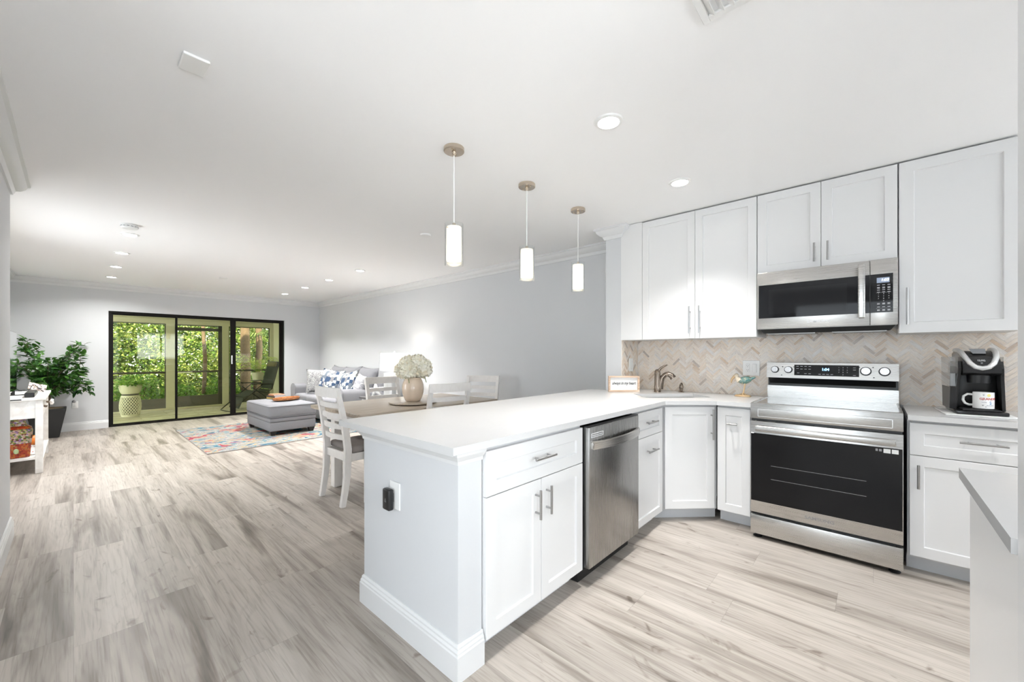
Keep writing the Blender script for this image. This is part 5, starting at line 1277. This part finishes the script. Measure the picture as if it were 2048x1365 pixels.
b = B(); b.box(-0.075, 0.075, -0.003, 0.003, 0.0, 0.10); b.xform(Matrix.Translation((0, 0, 0.025)) @ Matrix.Rotation(radians(-35), 4, 'X') @ Matrix.Rotation(radians(25), 4, 'Y')); obj('photo', b, 'photo', t)
b = B(); b.tube([(-0.10, -0.03, 0.003), (-0.02, 0.03, 0.09)], 0.004, 6); b.tube([(0.04, -0.04, 0.003), (0.0, 0.03, 0.09)], 0.004, 6); b.tube([(0.0, 0.12, 0.003), (-0.01, 0.03, 0.09)], 0.004, 6); obj('easel', b, 'black', t, 60)
t = thing('garland', 'cream shell garland hanging from the far side of the console', 'garland', (-0.185, 7.35, 0.70))
for k in range(5):
    b = B(); b.ball((0.008 + 0.004 * (k % 2), -0.10 + 0.05 * k, -0.03 * sin(pi * k / 4)), 0.016, 0.022, 0.018, 10, 6); obj('shell', b, 'white_wood', t, 60)
b = B(); b.tube([(0.002, -0.12 + 0.06 * k, 0.01 - 0.035 * sin(pi * k / 4)) for k in range(5)], 0.002, 5); obj('cord', b, 'white_plastic', t, 60)
# ornate jar on the shelf
M['orange_glaze'] = cell_material('orange_scale_glaze', 75, [(0.0, (0.30, 0.03, 0.008)), (0.45, (0.42, 0.11, 0.015)), (0.72, (0.20, 0.014, 0.006)), (0.9, (0.34, 0.20, 0.05))], 0.3, 0.1)
M['floral'] = cell_material('floral_panel_glaze', 62, [(0.0, (0.42, 0.28, 0.20)), (0.25, (0.07, 0.11, 0.03)), (0.42, (0.46, 0.40, 0.36)), (0.58, (0.22, 0.12, 0.26)), (0.72, (0.12, 0.03, 0.012)), (0.86, (0.28, 0.26, 0.06))], 0.3, 0.9)
t = thing('ornate_jar', 'tall orange and floral patterned jar at the near end of the console shelf', 'jar', (-0.41, 6.72, 0.1725), radians(4))
def sqr(r, z_): k = r * 0.22; return [(r - k, -r, z_), (r, -r + k, z_), (r, r - k, z_), (r - k, r, z_), (-r + k, r, z_), (-r, r - k, z_), (-r, -r + k, z_), (-r + k, -r, z_)]
b = B(); b.rings([sqr(0.088, 0.0), sqr(0.095, 0.01), sqr(0.103, 0.15)]); obj('lower_body', b, 'orange_glaze', t)
b = B(); b.rings([sqr(0.104, 0.1505), sqr(0.108, 0.20), sqr(0.115, 0.285), sqr(0.10, 0.30)]); obj('upper_body', b, 'floral', t)
b = B(); b.rings([sqr(0.10, 0.3005), sqr(0.11, 0.305), sqr(0.082, 0.328), sqr(0.07, 0.333)]); obj('shoulder', b, 'orange_glaze', t)
b = B(); b.rings([sqr(0.078, 0.3335), sqr(0.066, 0.365), sqr(0.064, 0.385), sqr(0.074, 0.408), sqr(0.072, 0.410)]); obj('neck', b, 'floral', t)
b = B(); b.ball((0, -0.103, 0.075), 0.018, 0.008, 0.028, 10, 8); obj('medallion', b, mat('pale_green_glaze', (0.42, 0.52, 0.28), 0.3), t, 60)
t = thing('pumpkin', 'orange pumpkin behind the ornate jar on the console shelf', 'pumpkin', (-0.33, 6.98, 0.172))
b = B(); n = 40
b.rings([[((0.018 + 0.072 * sin(pi * (j + 0.5) / 12)) * (1 + 0.06 * cos(9 * 2 * pi * q / n)) * cos(2 * pi * q / n), (0.018 + 0.072 * sin(pi * (j + 0.5) / 12)) * (1 + 0.06 * cos(9 * 2 * pi * q / n)) * sin(2 * pi * q / n), 0.062 - 0.060 * cos(pi * (j + 0.5) / 12) + 0.0) for q in range(n)] for j in range(12)])
b.xform(Matrix.Translation((0, 0, 0.06))); obj('body', b, mat('orange_pumpkin', (0.75, 0.20, 0.02), 0.4), t, 60)
b = B(); b.tube([(0, 0, 0.17), (0.006, 0, 0.19), (0.02, 0, 0.20)], 0.008, 8); obj('stem', b, mat('dry_stem', (0.20, 0.15, 0.07), 0.8), t, 60)
obj('dish', B().lathe([(0.05, 0.0005), (0.085, 0.05), (0.095, 0.062), (0.09, 0.062), (0.05, 0.01), (0.004, 0.009)], n=32), mat('dark_leaf_dish', (0.10, 0.08, 0.05), 0.5), t, 40)
t = thing('decorated_bowl', 'white bowl with red and green decoration, tilted beside the pumpkin', 'bowl', (-0.30, 6.80, 0.212), 0.0)
M['decor'] = blotch_material('red_green_decor', 22, [(0.0, (0.78, 0.80, 0.78)), (0.55, (0.76, 0.78, 0.77)), (0.60, (0.50, 0.12, 0.10)), (0.65, (0.20, 0.35, 0.22))], 0.25, bump=0)
b = B(); b.lathe([(0.02, -0.02), (0.05, -0.008), (0.072, 0.012), (0.069, 0.013), (0.045, -0.004), (0.003, -0.012)], n=32); b.xform(Matrix.Rotation(radians(38), 4, 'X')); obj('dish', b, 'decor', t, 40)
# ------------------------------------------------------------------ potted ficus
t = thing('potted_ficus', 'leafy green ficus in a tapered black planter in the far left corner', 'potted plant', (-0.27, 9.28, 0))
b = B(); b.hexa([(-0.125, -0.125, 0), (0.125, -0.125, 0), (0.125, 0.125, 0), (-0.125, 0.125, 0), (-0.20, -0.20, 0.44), (0.20, -0.20, 0.44), (0.20, 0.20, 0.44), (-0.20, 0.20, 0.44)], 0.008); pot = obj('planter', b, 'black_matte', t)
obj('soil', B().lathe([(0.17, 0.4405), (0.10, 0.452), (0.004, 0.455)], n=24), 'ground', t)
rnd = random.Random(11)
M['bark'] = mat('brown_bark', (0.14, 0.10, 0.07), 0.9, vary=0.3, vscale=30)
M['ficus'] = leaf_material('ficus_leaves', [(0.014, 0.055, 0.012), (0.03, 0.11, 0.016), (0.055, 0.17, 0.022), (0.08, 0.21, 0.03)], 0.2, 0.35)
bb = B(); lf = B()
bb.tube([(0, 0, 0.45), (0.02, 0.01, 0.60), (0.0, 0.02, 1.0)], 0.02, 10, rs=[0.024, 0.02, 0.015])
for k in range(40):
    a_ = rnd.random() * 2 * pi; el = rnd.uniform(0.1, 1.3); L = rnd.uniform(0.42, 0.68) * (0.92 if el > 0.9 else 1)
    if k < 14: a_ = radians(rnd.uniform(-115, 75)); el = rnd.uniform(0.0, 0.7); L = rnd.uniform(0.45, 0.56)
    if 14 <= k < 25: el = rnd.uniform(0.75, 1.35); L = rnd.uniform(0.66, 0.84)
    base = Vector((0, 0.015, rnd.uniform(0.62, 0.86)))
    d_ = Vector((cos(a_) * cos(el), sin(a_) * cos(el), sin(el)))
    pts = []
    for q in range(7):
        s = q / 6
        pts.append(base + d_ * L * s + Vector((0, 0, -0.18 * s * s * (1 - 0.5 * sin(max(el, 0))) + 0.08 * s)))
    for p in pts:
        p.x = min(max(p.x, -0.38), 0.34 if p.z > 0.9 else 0.42); p.y = min(p.y, 0.42)
    bb.tube(pts, 0.004, 5, rs=[0.008, 0.006, 0.005, 0.004, 0.003, 0.0022, 0.0015])
    for q in range(1, 7):
        for w in range(6 if q > 2 else 3):
            p = pts[q] + Vector((rnd.gauss(0, 0.02), rnd.gauss(0, 0.02), rnd.gauss(0, 0.02)))
            dd = (pts[q] - pts[q - 1]).normalized() * 0.5 + Vector((rnd.gauss(0, 0.6), rnd.gauss(0, 0.6), rnd.gauss(-0.15, 0.4)))
            lf.leaf(p, dd, Vector((rnd.gauss(0, 0.35), rnd.gauss(0, 0.35), 1)), rnd.uniform(0.085, 0.125), rnd.uniform(0.042, 0.06), 0.25)
obj('trunk_and_branches', bb, 'bark', t, 60)
for v in lf.bm.verts:
    v.co.x = min(max(v.co.x, -0.39), 0.50); v.co.y = min(v.co.y, 0.455)
obj('foliage', lf, 'ficus', t)

# ------------------------------------------------------------------ porch furniture
M['ceramic'] = mat('cream_glazed_ceramic', (0.66, 0.65, 0.56), 0.3)
t = thing('garden_stool', 'cream lattice ceramic garden stool on the porch', 'garden stool', (0.79, 11.36, -0.012)); t.scale = (0.78, 0.78, 1.0)
NR, NC = 11, 22
def rad(z_): return 0.172 + 0.040 * sin(pi * min(max(z_ / 0.43, 0), 1))
b = B()
for k in range(NC):
    for s in (-1, 1):
        pts = []
        for q in range(13):
            z_ = 0.03 + 0.37 * q / 12; a_ = 2 * pi * k / NC + s * 1.6 * q / 12
            pts.append((rad(z_) * cos(a_), rad(z_) * sin(a_), z_))
        b.tube(pts, 0.0085, 5)
obj('lattice', b, 'ceramic', t, 60)
b = B(); b.lathe([(0.160, 0.0), (0.178, 0.0), (0.182, 0.035), (0.165, 0.036)], n=36); obj('foot_ring', b, 'ceramic', t, 40)
b = B(); b.lathe([(0.170, 0.395), (0.186, 0.395), (0.180, 0.425), (0.13, 0.434), (0.004, 0.435)], n=36); obj('seat', b, 'ceramic', t, 40)
b = B(); b.lathe([(0.135, 0.04), (0.150, 0.2), (0.135, 0.39)], n=24); obj('shade_core', b, mat('shaded_ceramic_core', (0.16, 0.155, 0.13), 0.6), t, 40)  # dark core, shade of the hollow inside put into its colour
M['light_leaf'] = leaf_material('bright_green_leaves', [(0.10, 0.24, 0.03), (0.20, 0.40, 0.05), (0.32, 0.50, 0.08)], 0.35)
t = thing('planter_bowl', 'ribbed cream bowl planter with ivy on top of the garden stool', 'planter', (0.79, 11.36, 0.4235)); t.scale = (0.80, 0.80, 0.92)
b = B(); b.lathe([(0.135, 0.0), (0.165, 0.0), (0.166, 0.030)], n=36); obj('dark_foot', b, 'kick', t, 40)
b = B(); b.lathe([(0.168, 0.0305), (0.19, 0.06), (0.213, 0.13), (0.228, 0.20), (0.236, 0.235), (0.222, 0.236), (0.215, 0.20), (0.004, 0.19)], n=40); obj('bowl', b, 'ceramic', t, 40)
lf = B(); rnd = random.Random(4)
for k in range(230):
    a_ = rnd.random() * 2 * pi; r_ = 0.24 * sqrt(rnd.random()); p = Vector((r_ * cos(a_), r_ * sin(a_), 0.20 + rnd.uniform(0.0, 0.13) * (1 - r_ * 2.2)))
    lf.leaf(p, Vector((cos(a_) * 0.8, sin(a_) * 0.8, rnd.uniform(-0.3, 0.8))), Vector((rnd.gauss(0, .4), rnd.gauss(0, .4), 1)), rnd.uniform(0.06, 0.10), 0.06, 0.3)
obj('ivy', lf, 'light_leaf', t)

# folding lounge chair: its front looks to -x
M['sling'] = mat('dark_green_mesh_sling', (0.012, 0.017, 0.014), 0.8)
M['pad'] = mat('olive_pad', (0.13, 0.115, 0.05), 0.9)
t = thing('lounge_chair', 'black folding zero gravity lounge chair on the porch', 'lounge chair', (2.90, 10.78, -0.012), radians(6))
for s in (-1, 1):
    y = s * 0.29
    b = B(); b.tube([(-0.10, y, 0.42), (0.10, y, 0.38), (0.22, y, 0.46), (0.31, y, 0.80), (0.39, y, 1.10)], 0.013, 8); obj('seat_tube', b, 'black', t, 50)
    b = B(); b.tube([(-0.62, y, 0.012), (-0.30, y, 0.30), (0.02, y, 0.58)], 0.012, 8); obj('leg', b, 'black', t, 50)
    b = B(); b.tube([(0.42, y, 0.012), (0.06, y, 0.30), (-0.20, y, 0.52)], 0.012, 8); obj('leg', b, 'black', t, 50)
    b = B(); b.box(-0.26, 0.20, y + s * 0.02 - 0.028, y + s * 0.02 + 0.028, 0.575, 0.60, 0.01, 2); b.xform(Matrix.Translation((0, 0, 0)) @ Matrix.Rotation(radians(3), 4, 'Y')); obj('armrest', b, 'black', t, 50)
b = B(); b.tube([(-0.62, -0.29, 0.012), (-0.64, 0, 0.012), (-0.62, 0.29, 0.012)], 0.012, 8); b.tube([(0.42, -0.29, 0.012), (0.44, 0, 0.012), (0.42, 0.29, 0.012)], 0.012, 8); obj('foot_bar', b, 'black', t, 50)
b = B(); b.bar([(0.205, 0, 0.455), (0.305, 0, 0.80), (0.385, 0, 1.095)], (0, 1, 0), 0.555, 0.008); obj('back_sling', b, 'sling', t)
b = B(); b.bar([(-0.34, 0, 0.30), (-0.10, 0, 0.425), (0.08, 0, 0.39), (0.19, 0, 0.44)], (0, 1, 0), 0.555, 0.008); obj('seat_sling', b, 'sling', t)
b = B(); b.bar([(-0.46, 0, 0.06), (-0.36, 0, 0.29)], (0, 1, 0), 0.555, 0.008); obj('leg_sling', b, 'sling', t)
b = B(); b.box(-0.03, 0.03, -0.22, 0.22, -0.055, 0.055, 0.02, 3); b.xform(Matrix.Translation((0.34, 0, 1.03)) @ Matrix.Rotation(radians(18), 4, 'Y')); obj('head_pillow', b, 'pad', t, 60)
# fern on a stand in the right porch corner
t = thing('plant_stand', 'slim dark plant stand in the right corner of the porch', 'plant stand', (3.15, 11.60, -0.012))
b = B(); b.lathe([(0.004, 0.60), (0.15, 0.60), (0.15, 0.615), (0.004, 0.616)], n=24, cap=True); obj('top', b, 'kick', t, 40)
for k in range(3):
    a_ = k * 2 * pi / 3; b = B(); b.tube([(0.12 * cos(a_), 0.12 * sin(a_), 0.60), (0.16 * cos(a_), 0.16 * sin(a_), 0.0)], 0.010, 6); obj('leg', b, 'kick', t, 60)
t = thing('potted_fern', 'bright yellow green fern in a pale pot on the porch stand', 'potted plant', (3.15, 11.60, 0.6045))
b = B(); b.lathe([(0.09, 0.0), (0.11, 0.01), (0.135, 0.16), (0.145, 0.19), (0.14, 0.195), (0.125, 0.16), (0.004, 0.15)], n=32); obj('pot', b, 'ceramic', t, 40)
M['fern'] = leaf_material('fern_fronds', [(0.40, 0.60, 0.04), (0.60, 0.78, 0.08), (0.76, 0.84, 0.14)], 0.45)
lf = B(); rnd = random.Random(8)
for k in range(44):
    a_ = rnd.random() * 2 * pi; L = rnd.uniform(0.42, 0.66); h = rnd.uniform(0.22, 0.52)
    prev = None
    for q in range(16):
        s = q / 15; p = Vector((cos(a_) * L * s, sin(a_) * L * s, 0.17 + h * sin(pi * 0.8 * s) - 0.10 * s * s))
        if prev is not None:
            dv = (p - prev).normalized(); sd = dv.cross(Vector((0, 0, 1))).normalized(); w = 0.075 * sin(pi * (0.12 + 0.85 * s)) + 0.006
            for g in (-1, 1): lf.leaf(p, sd * g + dv * 0.35, Vector((0, 0, 1)), w, 0.022, 0.2)
        prev = p
for v in lf.bm.verts:
    v.co.x = min(v.co.x, 0.47); v.co.y = min(v.co.y, 0.40); v.co.z = max(v.co.z, 0.0)
    if v.co.z < 0.2 and v.co.x ** 2 + v.co.y ** 2 < 0.03: v.co.z = 0.2
obj('fronds', lf, 'fern', t)

# ------------------------------------------------------------------ the wooded garden beyond the porch
M['wood_leaf'] = leaf_material('woodland_leaves', [(0.02, 0.06, 0.012), (0.06, 0.13, 0.025), (0.13, 0.22, 0.04), (0.24, 0.32, 0.07), (0.38, 0.42, 0.13), (0.52, 0.50, 0.28)], 0.35, 0.4, 1.6)
M['low_leaf'] = leaf_material('low_shrub_leaves', [(0.06, 0.16, 0.02), (0.14, 0.30, 0.04), (0.26, 0.44, 0.06)], 0.35, 0.4)
M['palm_leaf'] = leaf_material('palm_leaves', [(0.05, 0.10, 0.03), (0.13, 0.22, 0.06), (0.26, 0.36, 0.12)], 0.3, 0.4)
M['trunk'] = mat('reddish_trunk_bark', (0.15, 0.10, 0.072), 0.95, vary=0.45, vscale=22, bump=0.8, bscale=40)
def leaves(b, rnd, n, fn, lo, hi, wr=0.5):
    for k in range(n):
        p = fn(rnd)
        lf_d = Vector((rnd.gauss(0, 1), rnd.gauss(-0.3, 1), rnd.gauss(-0.2, 0.7)))
        L = rnd.uniform(lo, hi)
        d = lf_d.normalized(); nr = Vector((rnd.gauss(0, .5), rnd.gauss(-0.5, .5), 1)); sd = d.cross(nr).normalized(); up = sd.cross(d)
        v = b.bm.verts.new; w = L * wr
        a0, t1, m1, m2 = v(p), v(p + d * L - up * L * 0.2), v(p + d * L * 0.5 + sd * w / 2 + up * w * 0.15), v(p + d * L * 0.5 - sd * w / 2 + up * w * 0.15)
        b.bm.faces.new((a0, m1, t1)); b.bm.faces.new((a0, t1, m2))
rnd = random.Random(21); b = B()
cen = [(rnd.uniform(-3.5, 8.5), 13.9 + abs(rnd.gauss(0, 0.9)), rnd.uniform(-0.2, 3.7), rnd.uniform(0.14, 0.34)) for _ in range(620)]
def mass(r):
    x, y, z_, s_ = r.choice(cen); return Vector((x + r.gauss(0, s_), y + r.gauss(0, s_), z_ + r.gauss(0, s_ * 0.7)))
leaves(b, rnd, 34000, mass, 0.055, 0.115)
def mass2(r):
    y = 16.5 + r.random() * 3; return Vector((r.uniform(-4, 10), y, r.uniform(-0.2, 4.6)))
leaves(b, rnd, 34000, mass2, 0.15, 0.28)
tag(obj('woodland_foliage', b, 'wood_leaf'), 'dense sunlit woodland foliage filling the view beyond the porch', 'foliage', None, 'stuff')
def shrub(label, loc, rx, rz, n, m, lo=0.06, hi=0.11, seed=1):
    t = thing('shrub', label, 'shrub', loc, 0, 'low shrubs at the porch edge'); r = random.Random(seed); b = B()
    def f(q):
        a_ = q.random() * 2 * pi; u = q.uniform(0.0, 1); s = 0.65 + 0.4 * q.random()
        return Vector((rx * s * cos(a_) * sqrt(1 - u * u), rx * 0.8 * s * sin(a_) * sqrt(1 - u * u), rz * s * u + 0.04))
    leaves(b, r, n, f, lo, hi); obj('foliage', b, m, t)
    b = B()
    for k in range(5):
        a_ = k * 1.3; b.tube([(0, 0, 0), (0.4 * rx * cos(a_), 0.4 * rx * sin(a_), rz * 0.7)], 0.012, 5)
    obj('stem', b, 'bark', t, 60)
GZ = -0.17
shrub('bright green low shrub behind the left porch screen', (1.05, 12.95, GZ), 0.55, 0.95, 1500, 'low_leaf', seed=2)
shrub('bright green low shrub at the far left of the porch screen', (-0.25, 13.0, GZ), 0.55, 0.80, 1300, 'low_leaf', seed=3)
shrub('low green shrub behind the left half of the screen door', (1.85, 13.1, GZ), 0.45, 0.62, 1000, 'low_leaf', seed=4)
shrub('low green shrub behind the right half of the screen door', (2.75, 13.2, GZ), 0.45, 0.80, 1000, 'low_leaf', seed=5)
shrub('yellowish shrub behind the lounge chair', (4.3, 12.95, GZ), 0.55, 0.95, 1200, 'fern', seed=6)
def tree(label, x, y, r0, h, lean_=0.0, seed=1):
    t = thing('tree', label, 'tree', (x, y, GZ)); rr = random.Random(seed)
    b = B(); b.tube([(lean_ * s * s + rr.gauss(0, 0.015), rr.gauss(0, 0.015), h * s) for s in [q / 8 for q in range(9)]], r0, 12, rs=[r0 * (1.15 - 0.4 * q / 8) for q in range(9)]); obj('trunk', b, 'trunk', t, 60)
tree('thick reddish tree trunk behind the right porch screen', 3.27, 13.2, 0.12, 4.4, 0.05, 2)
tree('second reddish tree trunk right of the thick one', 3.60, 13.25, 0.085, 4.2, 0.10, 3)
tree('thin tree trunk seen through the screen door', 2.36, 13.3, 0.045, 3.6, -0.05, 4)
t = thing('palm', 'fan palm with drooping fronds at the right edge of the garden view', 'palm', (4.45, 13.45, GZ)); rnd = random.Random(6)
b = B(); b.tube([(0.1, 0.1, 0), (0.06, 0.06, 1.3), (0, 0, 1.9)], 0.09, 10); obj('trunk', b, 'trunk', t, 60)
b = B()
for k in range(18):
    a_ = rnd.random() * 2 * pi; el = rnd.uniform(-0.2, 1.1); d0_ = Vector((cos(a_) * cos(el), sin(a_) * cos(el), sin(el))); c_ = Vector((0, 0, 1.95)) + d0_ * 0.75
    b.tube([(0, 0, 1.9), tuple(c_)], 0.010, 4)
    s1 = d0_.cross(Vector((0, 0, 1))).normalized(); u1 = s1.cross(d0_)
    for q in range(19):
        w = -1.5 + 3.0 * q / 18; dd = d0_ * cos(w) + s1 * sin(w); L = 0.62
        p1 = c_ + dd * L * 0.6 - Vector((0, 0, 0.03)); p2 = c_ + dd * L - Vector((0, 0, 0.22)); nn = dd.cross(u1).normalized() * 0.016
        v = b.bm.verts.new; a0, m1, m2, t1 = v(c_), v(p1 + nn), v(p1 - nn), v(p2); b.bm.faces.new((a0, m1, m2)); b.bm.faces.new((m1, t1, m2))
obj('fronds', b, 'palm_leaf', t)
